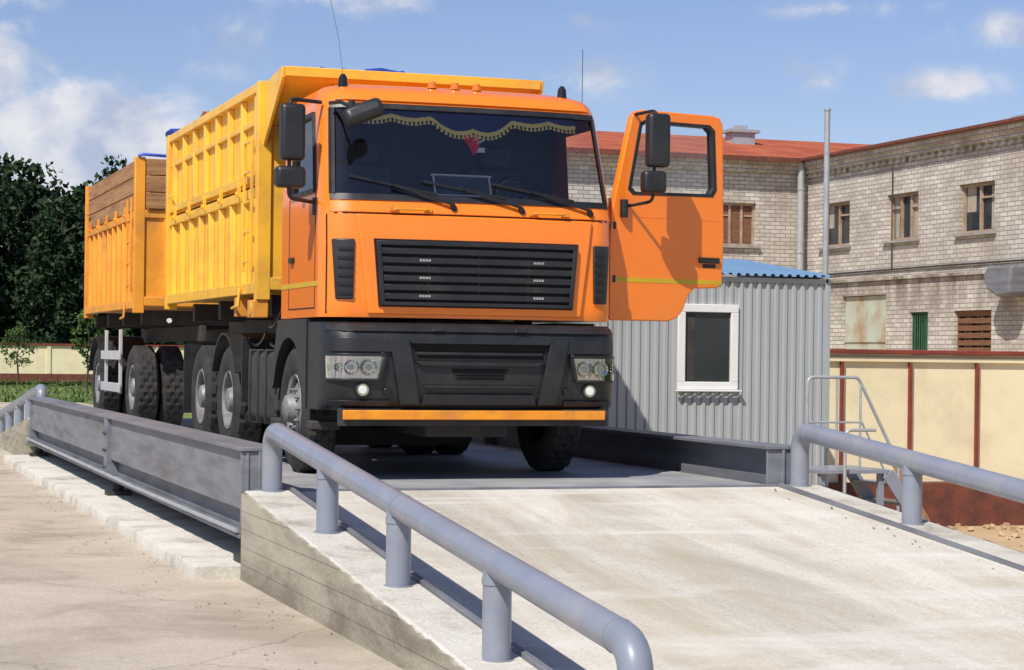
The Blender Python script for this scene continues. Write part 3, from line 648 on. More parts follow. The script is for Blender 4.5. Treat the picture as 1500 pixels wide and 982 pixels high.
# headlights: bright faceted bucket, reflector bowls, clear tapered lens in a black surround
m=MB();mc=MB();ml=MB();ma=MB();ms=MB()
for s in(-1,1):
    def gs(mb,x0,x1,x2,x3,z0,z1,o0,o1,nx,nz):
        a,b=sorted((s*x0,s*x1)); c,d=sorted((s*x2,s*x3)); gslab(mb,a,b,c,d,z0,z1,o0,o1,nx,nz,sf=bsurf)
    gs(m,.84,1.22,.80,1.225,1.475,1.650,-.03,.004,10,2)
    for k in range(9): gs(m,.85+k*.04,.857+k*.04,.83+k*.042,.837+k*.042,1.478,1.648,.004,.012,1,1)
    gs(ml,.845,1.215,.805,1.225,1.472,1.652,.030,.036,10,3)
    gs(ms,.825,1.225,.82,1.23,1.455,1.473,-.02,.042,10,1); gs(ms,.78,1.23,.785,1.23,1.651,1.672,-.02,.042,10,1)
    gs(ms,.815,.842,.775,.804,1.474,1.650,-.02,.040,1,2)
    for x,r in ((.915,.066),(1.055,.062),(1.15,.034)):
        p=Vector(bsurf(s*x,1.562,.006))
        rings_=[(r,.022),(r*.97,.020),(r*.78,.002),(r*.5,-.010),(r*.42,-.004)]
        vs=[];n=24
        for rr,dd in rings_:
            for q in range(n):
                t=2*math.pi*q/n; vs.append((p.x+rr*math.cos(t),p.y-dd,p.z+rr*math.sin(t)))
        mc.add(vs,[(i*n+q,i*n+(q+1)%n,(i+1)*n+(q+1)%n,(i+1)*n+q) for i in range(4) for q in range(n)])
        ma.cyl((p.x,p.y-.010,p.z),(p.x,p.y+.004,p.z),r*.40,18)
    p=bsurf(s*.96,1.385,.012); mc.cyl((p[0],p[1]-.016,p[2]),(p[0],p[1]+.03,p[2]),.048,24); ma.cyl((p[0],p[1]-.022,p[2]),(p[0],p[1]-.014,p[2]),.034,20); ms.cyl((p[0],p[1]-.010,p[2]),(p[0],p[1]+.02,p[2]),.062,24)
m.obj('headlight_bucket',SILVER,truck); mc.obj('headlight_reflectors',CHROME,truck,recalc=False); ml.obj('headlight_lens',LENS,truck,ang=60); ma.obj('lamp_bulbs',WHITE,truck,bevel=.006); ms.obj('headlight_surround',BLACK,truck,bevel=.004)
m=MB(); m.box(CX-1.12,CX+1.08,15.62,15.66,1.15,1.225); m.obj('underrun_strip',ORANGE2,truck,bevel=.006)
m=MB(); m.box(CX-1.14,CX+1.11,15.67,15.75,1.10,1.235); m.box(CX-.85,CX+.55,17.62,17.66,.86,1.5); m.obj('underrun_backing_and_dark_plate',CHASSIS,truck)  # rear box: dark plate added to hide wheels and deepen the underbody shade
def arc(cy,cz,r,a0,a1,n=14): return [(cy+r*math.cos(R(a0+(a1-a0)*i/n)),cz+r*math.sin(R(a0+(a1-a0)*i/n))) for i in range(n+1)]
FWY=17.0
for s,nm in((-1,'front_wing_a'),(1,'front_wing_b')):
    poly=[(16.33,1.95),(16.33,1.22),(FWY-.60,1.22)]+arc(FWY,1.2,.60,178,20)+[(17.62,1.36),(17.58,1.62),(17.42,1.95)]
    x0,x1=(CX-1.265,CX-.9) if s<0 else (CX+.9,CX+1.25)
    m=MB(); m.prism(poly,'x',x0,x1); m.obj(nm,BLACK,truck,bevel=.01)
m=MB(); m.box(CX-1.25,CX-.95,17.40,17.75,1.02,1.10); m.box(CX-1.25,CX-1.0,16.2,16.38,1.05,1.12); m.obj('cab_steps',CHASSIS,truck,bevel=.01)
m=MB()
for x in (CX-.45,CX+.37): m.box(x,x+.08,16.0,23.4,1.52,1.80)
for y in (16.1,17.9,19.2,20.7,22.1,23.2): m.box(CX-.42,CX+.42,y,y+.1,1.56,1.76)
m.box(CX-.35,CX+.35,15.95,17.6,1.0,1.5)
m.cyl((CX-1.0,FWY,1.15),(CX+1.0,FWY,1.15),.08)
for y in (19.95,21.45): m.cyl((CX-1.0,y,1.2),(CX+1.0,y,1.2),.11); m.cyl((CX,y-.28,1.2),(CX,y+.28,1.2),.24)
for x in (CX-.55,CX+.47): m.box(x,x+.09,19.9,21.5,1.30,1.42); m.box(x,x+.09,16.3,17.6,1.28,1.36)
m.box(CX-.42,CX+.42,16.0,17.2,1.81,1.95)
m.obj('chassis_frame',CHASSIS,truck,bevel=.01)
m=MB(); m.box(CX-1.22,CX-.62,17.85,18.95,1.05,1.68); m.obj('fuel_tank',CHASSIS,truck,bevel=.07,seg=4)
m=MB()
for y in (18.05,18.4,18.75): m.box(CX-1.235,CX-.60,y,y+.05,1.03,1.70)
m.cyl((CX-.95,18.2,1.66),(CX-.95,18.2,1.73),.06)
m.obj('tank_straps',BLACK,truck,bevel=.01)
m=MB(); m.box(CX-1.2,CX-.7,17.67,17.84,1.15,1.60); m.box(CX+.62,CX+1.2,17.7,19.1,1.05,1.6); m.box(CX-1.24,CX-1.205,17.69,17.80,1.35,1.55)
m.obj('battery_and_air_boxes',CHASSIS,truck,bevel=.02)
m=MB(); m.cyl((CX-1.0,17.62,1.9),(CX-1.0,17.62,3.55),.09); m.box(CX-1.2,CX-.8,17.45,17.8,3.5,3.72); m.box(CX-1.1,CX+1.1,17.5,17.85,1.9,2.9)
for z in (2.9,3.15,3.4): m.cyl((CX-1.0,17.62,z),(CX-1.0,17.62,z+.03),.10)
m.obj('air_intake_stack',BLACK,truck,bevel=.01)
m=MB()
m.tube(sag((CX-1.15,17.5,2.3),(CX-1.22,17.95,1.9),.12),.014,6); m.tube(sag((CX-1.1,17.45,2.1),(CX-1.2,18.0,1.75),.15),.012,6); m.tube(sag((CX-1.18,18.3,1.85),(CX-1.15,19.2,1.8),.09),.013,6); m.tube(sag((CX-.3,23.3,1.75),(CX-.2,25.6,1.8),.35),.014,6); m.tube(sag((CX-.1,23.3,1.75),(CX-.0,25.6,1.8),.30),.014,6)
m.obj('air_hoses',BLACKG,truck)
m=MB()
for s in(-1,1):
    o_=arc(19.95,1.2,.66,25,155); i_=arc(19.95,1.2,.64,155,25); x0,x1=((CX-1.26,CX-.62) if s<0 else (CX+.62,CX+1.26)); m.prism(o_+i_,'x',x0,x1)
m.box(CX-1.24,CX-.62,22.3,22.33,1.0,1.75); m.box(CX-1.24,CX-.62,19.10,19.13,1.2,1.8)
m.obj('mudguards',BLACK,truck)
m=MB()
for y in (18.2,19.3,20.7,22.2): m.box(CX-1.15,CX+1.15,y,y+.12,2.0,2.19)
for x in (CX-.6,CX+.5): m.box(x,x+.1,18.05,23.1,1.84,2.18)
m.obj('body_subframe',CHASSIS,truck,bevel=.01)
m=MB(); m.box(CX-1.36,CX-1.22,18.02,18.28,1.98,2.14); m.cyl((CX-1.37,18.15,2.06),(CX-1.2,18.15,2.06),.07); m.box(CX-1.34,CX-1.2,18.9,19.0,2.0,2.18); m.obj('body_hinge_brackets',YELLOWD,truck,bevel=.008)

# wheels
prof=[(.035,.29),(.012,.33),(.0,.39),(.0,.44),(.015,.49),(.04,.525)]
rows=[.045,.092,.098,.148,.154,.204,.210,.257]
tp=prof+[(x,.54) for x in rows]+[(.262,.525),(.287,.49),(.302,.44),(.302,.39),(.29,.33),(.267,.29)]
NT=80
def rf(i,j,r):
    if 6<=i<=13:
        rw=(i-6)//2
        if (j+rw*2)%4==0: return .519
        return .54
    if i in (5,14): return .525 if j%4 else .512
    return r
def wheel(parent,x,y,sgn,dual=False,concave=False,z=ZP+.54):
    d=-sgn
    t=MB(); t.lathe(tp,(x,y,z),NT,rf,0,d)
    if dual: t.lathe(tp,(x+d*.335,y,z),NT,rf,0,d)
    t.obj('tyre',TYRE,parent,ang=25)
    k=MB()
    if concave: pr=[(.035,.292),(.02,.285),(.03,.262),(.14,.25),(.155,.20),(.15,.14),(.06,.125),(.02,.11),(.01,.07),(.01,.0)]
    else: pr=[(.035,.292),(.02,.285),(.035,.262),(.08,.25),(.05,.20),(.03,.15),(.02,.13),(-.05,.11),(-.07,.06),(-.07,.0)]
    k.lathe(pr,(x,y,z),40,None,0,d)
    nx=.15 if concave else .03
    for i in range(10):
        a=2*math.pi*i/10; c=(y+.165*math.cos(a),z+.165*math.sin(a)); k.cyl((x+d*nx,c[0],c[1]),(x+d*(nx-.035),c[0],c[1]),.014,8)
    k.obj('rim',RIM,parent,ang=30)
    h=MB()
    for i in range(8):
        a=2*math.pi*(i+.5)/8; c=(y+.222*math.cos(a),z+.222*math.sin(a)); xx=x+d*((.152) if concave else .062)
        h.cyl((x+d*(.13 if concave else .045),c[0],c[1]),(xx+d*.02,c[0],c[1]),.026,12)
    h.obj('rim_holes',DARK,parent)
for s in(-1,1):
    x=CX+s*1.23
    wheel(truck,x,FWY,s); wheel(truck,x,19.95,s,True,True); wheel(truck,x,21.45,s,True,True)

# bodies
def body(parent,y0,y1,z0,zs,zt,nl,nu,upper='steel',lm=YELLOW,um=YELLOW):
    L=y1-y0; x0,x1=CX-1.33,CX+1.33
    lo=MB(); up=MB()
    for s in(-1,1):
        def bx(mb,a,b,ya,yb_,za,zb_):
            if s<0: mb.box(x0+a,x0+b,ya,yb_,za,zb_)
            else: mb.box(x1-b,x1-a,ya,yb_,za,zb_)
        bx(lo,.075,.10,y0+.01,y1-.01,z0+.03,zs-.02)
        bx(lo,.0,.11,y0+.13,y1-.13,z0,z0+.10)
        bx(lo,.015,.105,y0+.13,y1-.13,zs-.10,zs-.012)
        for i in range(nl):
            y=y0+.30+(L-.6)*i/(nl-1); ro=.02
            pts=[(y-.05,.075),(y-.03,ro),(y+.03,ro),(y+.05,.075)]
            lo.prism([(x0+q if s<0 else x1-q,p) for p,q in pts],'z',z0+.102,zs-.102)
        bx(lo,-.005,.12,y0,y0+.125,z0-.06,zt+.0)
        bx(lo,-.005,.12,y1-.125,y1,z0-.06,zt)
        if upper=='steel':
            bx(up,.075,.10,y0+.13,y1-.13,zs+.03,zt-.02)
            bx(up,.005,.11,y0+.13,y1-.13,zt-.085,zt-.003)
            bx(up,.015,.105,y0+.13,y1-.13,zs+.045,zs+.12)
            bx(up,.035,.074,y0+.13,y1-.13,zt-.36,zt-.31)
            for i in range(nu):
                y=y0+.30+(L-.6)*i/(nu-1)
                pts=[(y-.045,.075),(y-.028,.022),(y+.028,.022),(y+.045,.075)]
                up.prism([(x0+q if s<0 else x1-q,p) for p,q in pts],'z',zs+.122,zt-.087)
        else:
            n=3; h=(zt-zs-.02)/n
            for i in range(n): bx(up,.03,.075,y0+.13,y1-.13,zs+.01+i*h,zs+.01+(i+1)*h-.012)
    if upper!='steel':
        n=3; h=(zt-zs-.02)/n
        for i in range(n): up.box(x0+.13,x1-.13,y0-.035,y0-.004,zs+.01+i*h,zs+.01+(i+1)*h-.012)
        ft=zs
    else: ft=zt
    lo.box(x0+.12,x1-.12,y0+.03,y0+.06,z0+.03,zt-.02); lo.box(x0+.12,x1-.12,y1-.06,y1-.03,z0+.03,zt-.02)
    lo.box(x0+.12,x1-.12,y0+.06,y1-.06,z0+.02,z0+.06)
    lo.box(x0+.12,x1-.12,y0,y0+.028,ft-.10,ft-.004); lo.box(x0+.12,x1-.12,y0,y0+.028,z0+.03,z0+.14)
    for i in range(5):
        x=x0+.4+i*(x1-x0-.8)/4; lo.box(x-.04,x+.04,y0-.02,y0+.029,z0+.15,ft-.11)
    lo.obj('body_lower',lm,parent,bevel=.006); up.obj('body_upper',um,parent,bevel=.006)
    dk=MB(); dk.box(x0+.09,x0+.11,y0+.14,y1-.14,zs-.012,zs+.045); dk.box(x1-.11,x1-.09,y0+.14,y1-.14,zs-.012,zs+.045); dk.obj('tier_gap',DARK,parent)
    la=MB()
    for y in (y0+.18,y0+.52): la.box(x0-.035,x0-.01,y-.015,y+.015,z0+.2,zt-.5)
    nr=int((zt-.6-z0-.2)/.27)
    for i in range(nr+1): la.box(x0-.034,x0-.012,y0+.196,y0+.504,z0+.28+i*.27,z0+.305+i*.27)
    for i in range(5):
        y=y0+.9+(L-1.5)*i/4; la.box(x0-.012,x0+.02,y-.02,y+.02,zs-.06,zs+.08); la.cyl((x0-.03,y,zs-.03),(x0,y,zs-.03),.022,10)
    la.box(x0-.02,x0,y1-.5,y1-.2,zs+.2,zs+.23); la.tube([(x0-.02,y0+.7,z0+.06),(x0-.03,y0+.7,z0-.1),(x0-.03,y0+1.0,z0-.12)],.015,8)
    la.obj('ladder_and_latches',lm,parent,bevel=.004)
body(truck,18.0,23.1,2.2,3.17,4.09,9,8)
m=MB(); x0,x1=CX-1.29,CX+1.08
m.prism([(18.0,3.70),(18.03,3.76),(17.28,4.105),(17.24,4.06)],'x',x0+.03,x1-.03)
m.box(x0+.03,x1-.03,17.22,17.275,4.04,4.125)
m.obj('cab_protector',YELLOW,truck,bevel=.006)
m=MB()
for xa,xb in((x0,x0+.03),(x1-.03,x1)): m.prism([(18.02,3.50),(18.03,4.05),(17.30,4.125),(17.22,4.12),(17.24,4.03)],'x',xa,xb)
for k in range(1,5):
    x=x0+k*(x1-x0)/5; m.prism([(18.0,3.56),(18.0,3.68),(17.36,4.00),(17.32,3.98)],'x',x-.02,x+.02)
m.obj('cab_protector_cheeks',YELLOW,truck,bevel=.005)
m=MB(); random.seed(2)
pts=[(CX-.9+i*.11,17.50+.03*random.random(),4.10+.04*random.random()) for i in range(8)]
m.tube(pts,.045,10); m.tube([(CX-1.31,23.05,4.10),(CX-1.28,23.1,4.13),(CX-1.1,23.1,4.14),(CX-.7,23.1,4.12)],.05,10)
m.tube([(CX-.5,17.45,4.14),(CX-.35,17.47,4.16),(CX-.1,17.5,4.13)],.03,8)
m.obj('rolled_tarpaulin',BLUE,truck)

# trailer
tr=empty('dump_trailer',(CX,28,ZP))
body(tr,25.45,30.45,2.2,3.42,4.07,10,6,'wood',YELLOWD,WOOD)
m=MB()
for x in (CX-.5,CX+.42): m.box(x,x+.08,25.5,30.4,1.80,2.0)
for y in (25.7,27.3,28.8,30.1): m.box(CX-1.2,CX+1.2,y,y+.1,2.0,2.18)
for x in (CX-.45,CX+.37): m.box(x,x+.08,25.7,27.0,1.45,1.62)
m.cyl((CX,26.4,1.62),(CX,26.4,1.80),.5,32)
for y in(26.4,29.75): m.cyl((CX-1,y,1.2),(CX+1,y,1.2),.09)
m.bar((CX-.4,25.8,1.5),(CX,23.5,1.45),.1,.1); m.bar((CX+.4,25.8,1.5),(CX,23.5,1.45),.1,.1)
m.cyl((CX,23.2,1.45),(CX,23.55,1.45),.07)
for y in(29.0,30.35): m.box(CX-1.15,CX-1.1,y,y+.04,1.5,1.8)
m.obj('trailer_frame',CHASSIS,tr,bevel=.01)
m=MB()
x=CX-1.27
for z in (1.12,1.55): m.box(x,x+.03,27.2,29.0,z,z+.12)
for y in (27.35,28.75): m.box(x+.03,x+.07,y,y+.08,1.1,1.95)
m.box(CX+1.24,CX+1.27,27.2,29.0,1.12,1.24);m.box(CX+1.24,CX+1.27,27.2,29.0,1.55,1.67)
m.obj('side_guard',ALU,tr,bevel=.005)
m=MB(); 
for xa,xb in ((CX-1.26,CX-.6),(CX+.6,CX+1.26)): m.prism(arc(29.75,1.2,.68,15,165)+arc(29.75,1.2,.66,165,15),'x',xa,xb)
m.obj('mudguards',BLACK,tr)
m=MB()
for x in (-.9,.9): m.cyl((CX+x,25.40,2.05),(CX+x,25.44,2.05),.03)
m.obj('front_reflectors',WHITE,tr)
m=MB(); m.tube([(CX-1.3,25.45,4.08),(CX-1.25,25.42,4.10),(CX-1.0,25.42,4.09),(CX-.6,25.42,4.08)],.02,10); m.obj('tarpaulin_edge',BLUE,tr)
for s in(-1,1):
    x=CX+s*1.23; wheel(tr,x,26.4,s,True,True); wheel(tr,x,29.75,s,True,True)

# ================================================================ CABIN
cab=empty('site_cabin',(9.1,21,0))
def corr(mb,a0,a1,z0,z1,fixed,ax,per=.105,dep=.018,mi=0):
    pts=[];a=a0
    while a<a1-1e-6:
        for da,o in ((0,0),(.045,0),(.060,-dep),(.090,-dep)):
            if a+da<a1: pts.append((a+da,o))
        a+=per
    pts.append((a1,0)); vs=[]
    for z in (z0,z1):
        for p,o in pts: vs.append((p,fixed+o,z) if ax=='x' else (fixed-o,p,z))
    n=len(pts); mb.add(vs,[(i,i+1,n+i+1,n+i) for i in range(n-1)],mi)
cx0,cx1,cy0,cy1,cz0,cz1=7.80,10.40,20.0,22.2,.12,2.54
wx0,wx1,wz0,wz1=8.66,9.30,1.36,2.21
m=MB(); corr(m,cx0,wx0,cz0,cz1,cy0,'x'); corr(m,wx1,cx1,cz0,cz1,cy0,'x'); corr(m,wx0,wx1,cz0,wz0,cy0,'x'); corr(m,wx0,wx1,wz1,cz1,cy0,'x')
corr(m,cy0,cy1,cz0,cz1,cx1,'y'); corr(m,cy0,cy1,cz0,cz1,cx0,'y'); corr(m,cx0,cx1,cz0,cz1,cy1,'x')
m.obj('corrugated_walls',CABIN,cab,ang=20,recalc=False)
m=MB(); 
for x in (cx0,cx1): 
    for y in (cy0,cy1): m.box(x-.03,x+.03,y-.03,y+.03,cz0-.02,cz1)
m.box(cx0,cx1,cy0-.03,cy0-.005,cz1-.05,cz1+.0); m.box(cx0-.02,cx1+.02,cy0-.04,cy1+.04,cz0-.08,cz0-.022)
m.obj('corner_trims',CABIN,cab,bevel=.004)
m=MB(); pts=[]; x=cx0-.06
while x<cx1-.02:
    pts+=[(x,0),(x+.04,.0),(x+.055,.025),(x+.085,.025)]; x+=.1
n=len(pts); vs=[(p,cy0-.08,2.555+o) for p,o in pts]+[(p,cy1+.12,2.835+o) for p,o in pts]
m.add(vs,[(i,i+1,n+i+1,n+i) for i in range(n-1)]); m.obj('blue_roof',BLUER,cab,ang=20,recalc=False)
m=MB(); m.prism([(cy0,2.55),(cy1+.05,2.80),(cy1+.05,2.54)],'x',cx0+.01,cx0+.03); m.prism([(cy0,2.55),(cy1+.05,2.80),(cy1+.05,2.54)],'x',cx1-.03,cx1-.01); m.obj('roof_gables',CABIN,cab)
m=MB(); f=.055
for a,b,c,d in((wx0-.03,wx1+.03,wz1-f,wz1+.03),(wx0-.03,wx1+.03,wz0-.03,wz0+f),(wx0-.03,wx0+f,wz0+f,wz1-f),(wx1-f,wx1+.03,wz0+f,wz1-f)): m.box(a,b,cy0-.045,cy0+.03,c,d)
m.box(wx0-.06,wx1+.06,cy0-.09,cy0-.046,wz0-.05,wz0-.03)
m.obj('window_frame',WHITE,cab,bevel=.006)
m=MB(); m.box(wx0+f-.01,wx1-f+.01,cy0-.005,cy0+.005,wz0+f-.01,wz1-f+.01); m.obj('window_glass',PANE,cab)
m=MB(); m.box(wx0+f,wx0+f+.12,cy0-.009,cy0-.006,wz0+f+.02,wz1-f-.01); m.obj('window_blind',CHASSIS,cab)
m=MB(); 
for x in (cx0+.2,cx1-.2):
    for y in(cy0+.2,cy1-.2): m.box(x-.15,x+.15,y-.15,y+.15,-.42,cz0-.082)
m.obj('footing_blocks',CURBC,cab)

st=empty('steel_stair',(10.5,19.3,0))
m=MB()
m.tube(fillet([(9.95,19.55,.0),(9.95,19.55,1.48),(10.55,19.55,1.48),(11.05,19.55,.55),(11.05,19.55,-.3)],.08,5),.018,10)
m.tube([(9.95,19.55,1.0),(10.6,19.55,1.0),(10.95,19.55,.35)],.012,8)
m.tube([(10.3,19.55,1.47),(10.3,19.55,.5)],.014,8); m.tube([(10.58,19.55,1.45),(10.58,19.55,.5)],.014,8)
m.tube(fillet([(9.95,18.7,.0),(9.95,18.7,.95),(10.3,18.7,.95)],.08,5),.018,10)
m.obj('handrail',GALV,st)
m=MB(); m.box(9.7,10.5,18.75,19.6,.50,.54)
for k in range(4): m.box(10.5+k*.14,10.72+k*.14,18.8,19.55,.36-k*.2,.39-k*.2)
m.bar((10.48,18.76,.5),(11.1,18.76,-.36),.03,.14); m.bar((10.48,19.59,.5),(11.1,19.59,-.36),.03,.14)
m.box(9.72,9.78,18.8,18.86,-.38,.5); m.box(10.4,10.46,18.8,18.86,-.38,.5)
m.obj('treads',GREYP,st,bevel=.003)
m=MB(); m.bar((12.02,20.3,-.42),(11.75,20.9,.5),.10,.03); m.obj('leaning_plank',WOOD)

w=empty('boundary_wall',(16,22.6,0))
m=MB(); m.box(9.5,27.5,22.55,22.7,-.45,1.74); m.obj('wall_panels',CREAM,w)
m=MB(); m.box(9.5,27.5,22.42,22.55,-.45,.16); m.obj('wall_base',REDBR,w,bevel=.02)
m=MB(); m.box(9.5,27.5,22.46,22.79,1.742,1.80); m.obj('wall_cap',REDCAP,w,bevel=.01)
m=MB()
x=10.98
while x<27: m.box(x-.018,x+.018,22.50,22.549,.165,1.64); x+=.95
m.obj('wall_posts',REDCAP,w)
m=MB(); m.box(9.5,27.5,22.50,22.548,1.65,1.70); m.obj('wall_rail',CREAM,w)
random.seed(11); m=MB()
for i in range(260):
    x=random.uniform(10.2,20); y=22.3-abs(random.gauss(0,.9)); r=random.uniform(.015,.06)
    M=Matrix.Rotation(random.random()*3,3,'X')@Matrix.Rotation(random.random()*3,3,'Z'); m.obox((x,y,-.39+r*.3),(r,r*1.3,r*.8),M)
m.obj('rubble',SAND)

w=empty('boundary_wall.001',(8,115,0))
m=MB(); m.box(-45,45,115,115.2,-.1,1.9); m.obj('wall_panels',CREAM,w)
m=MB(); m.box(-45,45,114.9,115.3,1.902,2.02); m.obj('wall_cap',REDCAP,w)
m=MB(); m.box(-45,45,114.92,114.998,-.1,.35); m.obj('wall_base',REDBR,w)
m=MB()
for i in range(30): m.box(-45+i*3,-44.8+i*3,114.93,114.999,.36,1.9)
m.obj('wall_posts',CREAM,w)

p=empty('steel_pole',(13.7,26.5,0))
m=MB(); m.cyl((13.75,26.5,-.4),(13.75,26.5,5.25),.042,16); m.obj('shaft',GALV,p)
m=MB(); m.cyl((13.75,26.5,5.25),(13.75,26.5,5.28),.05,16); m.box(13.6,13.9,26.35,26.65,-.4,-.36); m.obj('cap',GALV,p)

# ================================================================ BRICK BUILDING
B=empty('brick_building',(32,55,0))
def wall(name,ax,fixed,th,a0,a1,z0,z1,ops,matl):
    as_=sorted({a0,a1}|{o[0] for o in ops}|{o[1] for o in ops}); zs_=sorted({z0,z1}|{o[2] for o in ops}|{o[3] for o in ops})
    m=MB()
    def put(a,b,c,d):
        if ax=='x': m.box(a,b,fixed,fixed+th,c,d)
        else: m.box(fixed,fixed+th,a,b,c,d)
    for a,b in zip(as_,as_[1:]):
        run=None
        for c,d in zip(zs_,zs_[1:]):
            hole=any(o[0]<=a and b<=o[1] and o[2]<=c and d<=o[3] for o in ops)
            if not hole:
                if run and abs(run[1]-c)<1e-9: run=(run[0],d)
                else:
                    if run: put(a,b,*run)
                    run=(c,d)
        if run: put(a,b,*run)
    m.obj(name,matl,B,smooth=False)
FXB=29.7; FYB=58.6; XL=11.9
ops_y=[]; yc=[56.6,52.5,48.5,44.4,40.3,36.2,32.1]
for y in yc: ops_y.append((y-.9,y+.9,5.15,6.5))
low=[(51.0,52.0,1.2,3.05,'green'),(47.7,49.6,1.2,3.05,'brown'),(43.4,45.3,1.2,3.05,'brown'),(39.2,41,1.2,3.05,'brown')]
ops_y+= [l[:4] for l in low]+[(53.4,56.1,-.4,3.6)]
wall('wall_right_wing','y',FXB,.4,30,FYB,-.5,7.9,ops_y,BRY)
xc=[27.3,23.6,19.9,16.2]
ops_x=[(x-.65,x+.65,5.2,6.55) for x in xc]+[(x-.65,x+.65,1.4,3.0) for x in xc]
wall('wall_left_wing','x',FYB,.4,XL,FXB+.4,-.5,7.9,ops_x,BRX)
m=MB(); m.box(XL,XL+.4,FYB+.4,69,-.5,7.9); m.box(FXB+.4,41,30,30.4,-.5,7.9); m.box(XL+.4,41,69,69.4,-.5,7.9); m.box(40.6,41,30.4,69,-.5,7.9)
m.prism([(FYB,7.9),(69.4,7.9),(64,9.08)],'x',XL+.05,XL+.35)
m.obj('outer_walls',BRX,B,smooth=False)
fr=MB();gl=MB();sl=MB()
def win(ax,fixed,a0,a1,z0,z1,nm=3,fm=0,sill=True):
    def bx(mb,a,b,d0,d1,c,d,mi=0):
        if ax=='y': mb.box(fixed+d0,fixed+d1,a,b,c,d,mi)
        else: mb.box(a,b,fixed+d0,fixed+d1,c,d,mi)
    t=.08
    bx(fr,a0,a1,.12,.2,z1-t,z1,fm); bx(fr,a0,a1,.12,.2,z0,z0+t,fm)
    for i in range(nm+1):
        a=a0+(a1-a0-t)*i/nm; bx(fr,a,a+t,.121,.199,z0+t,z1-t,fm)
    for i in range(nm):
        if i%2==0: bx(fr,a0+(a1-a0)*i/nm+t,a0+(a1-a0)*(i+1)/nm-.02,.125,.195,z1-.42,z1-.37,fm)
    bx(gl,a0,a1,.205,.215,z0,z1)
    if sill: bx(sl,a0-.12,a1+.12,-.12,.10,z0-.07,z0-.002)
for i,y in enumerate(yc): win('y',FXB,y-.9,y+.9,5.15,6.5,3 if i%2 else 2)
for l in low: win('y',FXB,l[0],l[1],l[2],l[3],3,1 if l[4]=='green' else 2)
for x in xc: win('x',FYB,x-.65,x+.65,5.2,6.55,3); win('x',FYB,x-.65,x+.65,1.4,3.0,3)
fr.obj('window_frames',[FRAMEW,GREENW,BROWNW],B,smooth=False); gl.obj('window_panes',PANE,B,smooth=False); sl.obj('window_sills',SILL,B,smooth=False)
CURT=mat('faded_curtain',(.42,.38,.30),(.30,.26,.2),scale=3,stretch=(1,6,1),rough=.9)
m=MB(); rnd=random.Random(3)
for y in yc:
    a=rnd.uniform(.15,.5); m.box(FXB+.203,FXB+.2045,y-.8,y-.8+a,5.25,6.4); a=rnd.uniform(.1,.5); m.box(FXB+.203,FXB+.2045,y+.8-a,y+.8,5.25+rnd.choice((0,.5)),6.42)
m.obj('faded_curtains',CURT,B)
m=MB(); m.box(26.9,27.9,FYB+.16,FYB+.19,5.3,6.45); m.obj('boarded_window',BROWNW,B)
m=MB()
for l in low[1:]:
    for k in range(9): m.box(FXB+.09,FXB+.115,l[0]+.06,l[1]-.06,l[2]+.1+k*.2,l[2]+.24+k*.2)
m.obj('timber_shutters',BROWNW,B)
m=MB(); 
for k in range(8): m.box(FXB+.06,FXB+.08,51.05+k*.125,51.08+k*.125,1.25,3.0)
m.obj('green_grille',GREENW,B)
m=MB(); m.box(FXB+.1,FXB+.15,53.42,54.73,-.4,3.58); m.box(FXB+.1,FXB+.15,54.76,56.08,-.4,3.58); m.box(FXB+.06,FXB+.099,53.42,56.08,2.2,2.28); m.obj('rusty_gates',RUSTG,B)
m=MB(); 
m.box(FXB-.10,FXB-.001,30,FYB-.1,4.02,4.18); m.box(FXB-.16,FXB-.001,30,FYB-.16,7.55,7.72); m.box(FXB-.26,FXB-.001,30,FYB-.26,7.722,7.9)
y=30.2
while y<FYB-.4: m.box(FXB-.10,FXB-.001,y,y+.14,7.38,7.548); y+=.4
m.obj('brick_cornice_y',BRY,B,smooth=False)
m=MB(); m.box(XL,FXB-.001,FYB-.10,FYB-.001,4.02,4.18); m.box(XL,FXB-.001,FYB-.16,FYB-.001,7.55,7.72); m.box(XL,FXB-.001,FYB-.26,FYB-.001,7.722,7.9)
m.obj('brick_cornice_x',BRX,B,smooth=False)
m=MB()
m.prism([(FYB-.5,7.90),(FYB-.5,7.99),(64,9.22),(69.9,7.99),(69.9,7.90),(64,9.12)],'x',XL-.5,35.2); m.obj('red_roof',ROOF,B,smooth=False)
m=MB()
m.prism([(FXB-.42,7.905),(FXB-.42,7.99),(35.4,8.35),(41.3,7.99),(41.3,7.905)],'y',29.6,FYB-.3); m.obj('flat_roof',REDCAP,B,smooth=False)
m=MB(); m.box(FXB-.46,FXB-.422,29.6,FYB-.5,7.90,7.98); m.box(XL-.5,FXB-.45,FYB-.54,FYB-.502,7.84,7.98); m.obj('gutters',REDBR,B,smooth=False)
m=MB(); m.cyl((29.35,FYB-.3,7.85),(29.35,FYB-.3,-.4),.11,12)
for z in (1,3,5,7): m.cyl((29.35,FYB-.3,z),(29.35,FYB-.3,z+.06),.13,12)
m.obj('downpipe',GALV,B)
m=MB(); m.box(28.6,29.4,61.8,62.4,8.6,9.15); m.box(28.45,29.55,61.7,62.5,9.15,9.25); m.box(28.8,29.2,61.95,62.25,9.25,9.4)
m.box(33,33.6,51.2,51.8,8.1,8.75); m.box(32.9,33.7,51.1,51.9,8.75,8.82)
m.obj('roof_vents',GALV,B)
m=MB(); m.prism([(46.75,4.15),(46.95,3.95),(46.8,3.55),(46.3,3.35),(45.7,3.40),(45.6,4.15)],'x',FXB-.75,FXB-.12) ; m.obj('wall_canopy_lamp',GREYD,B,bevel=.08,seg=3)
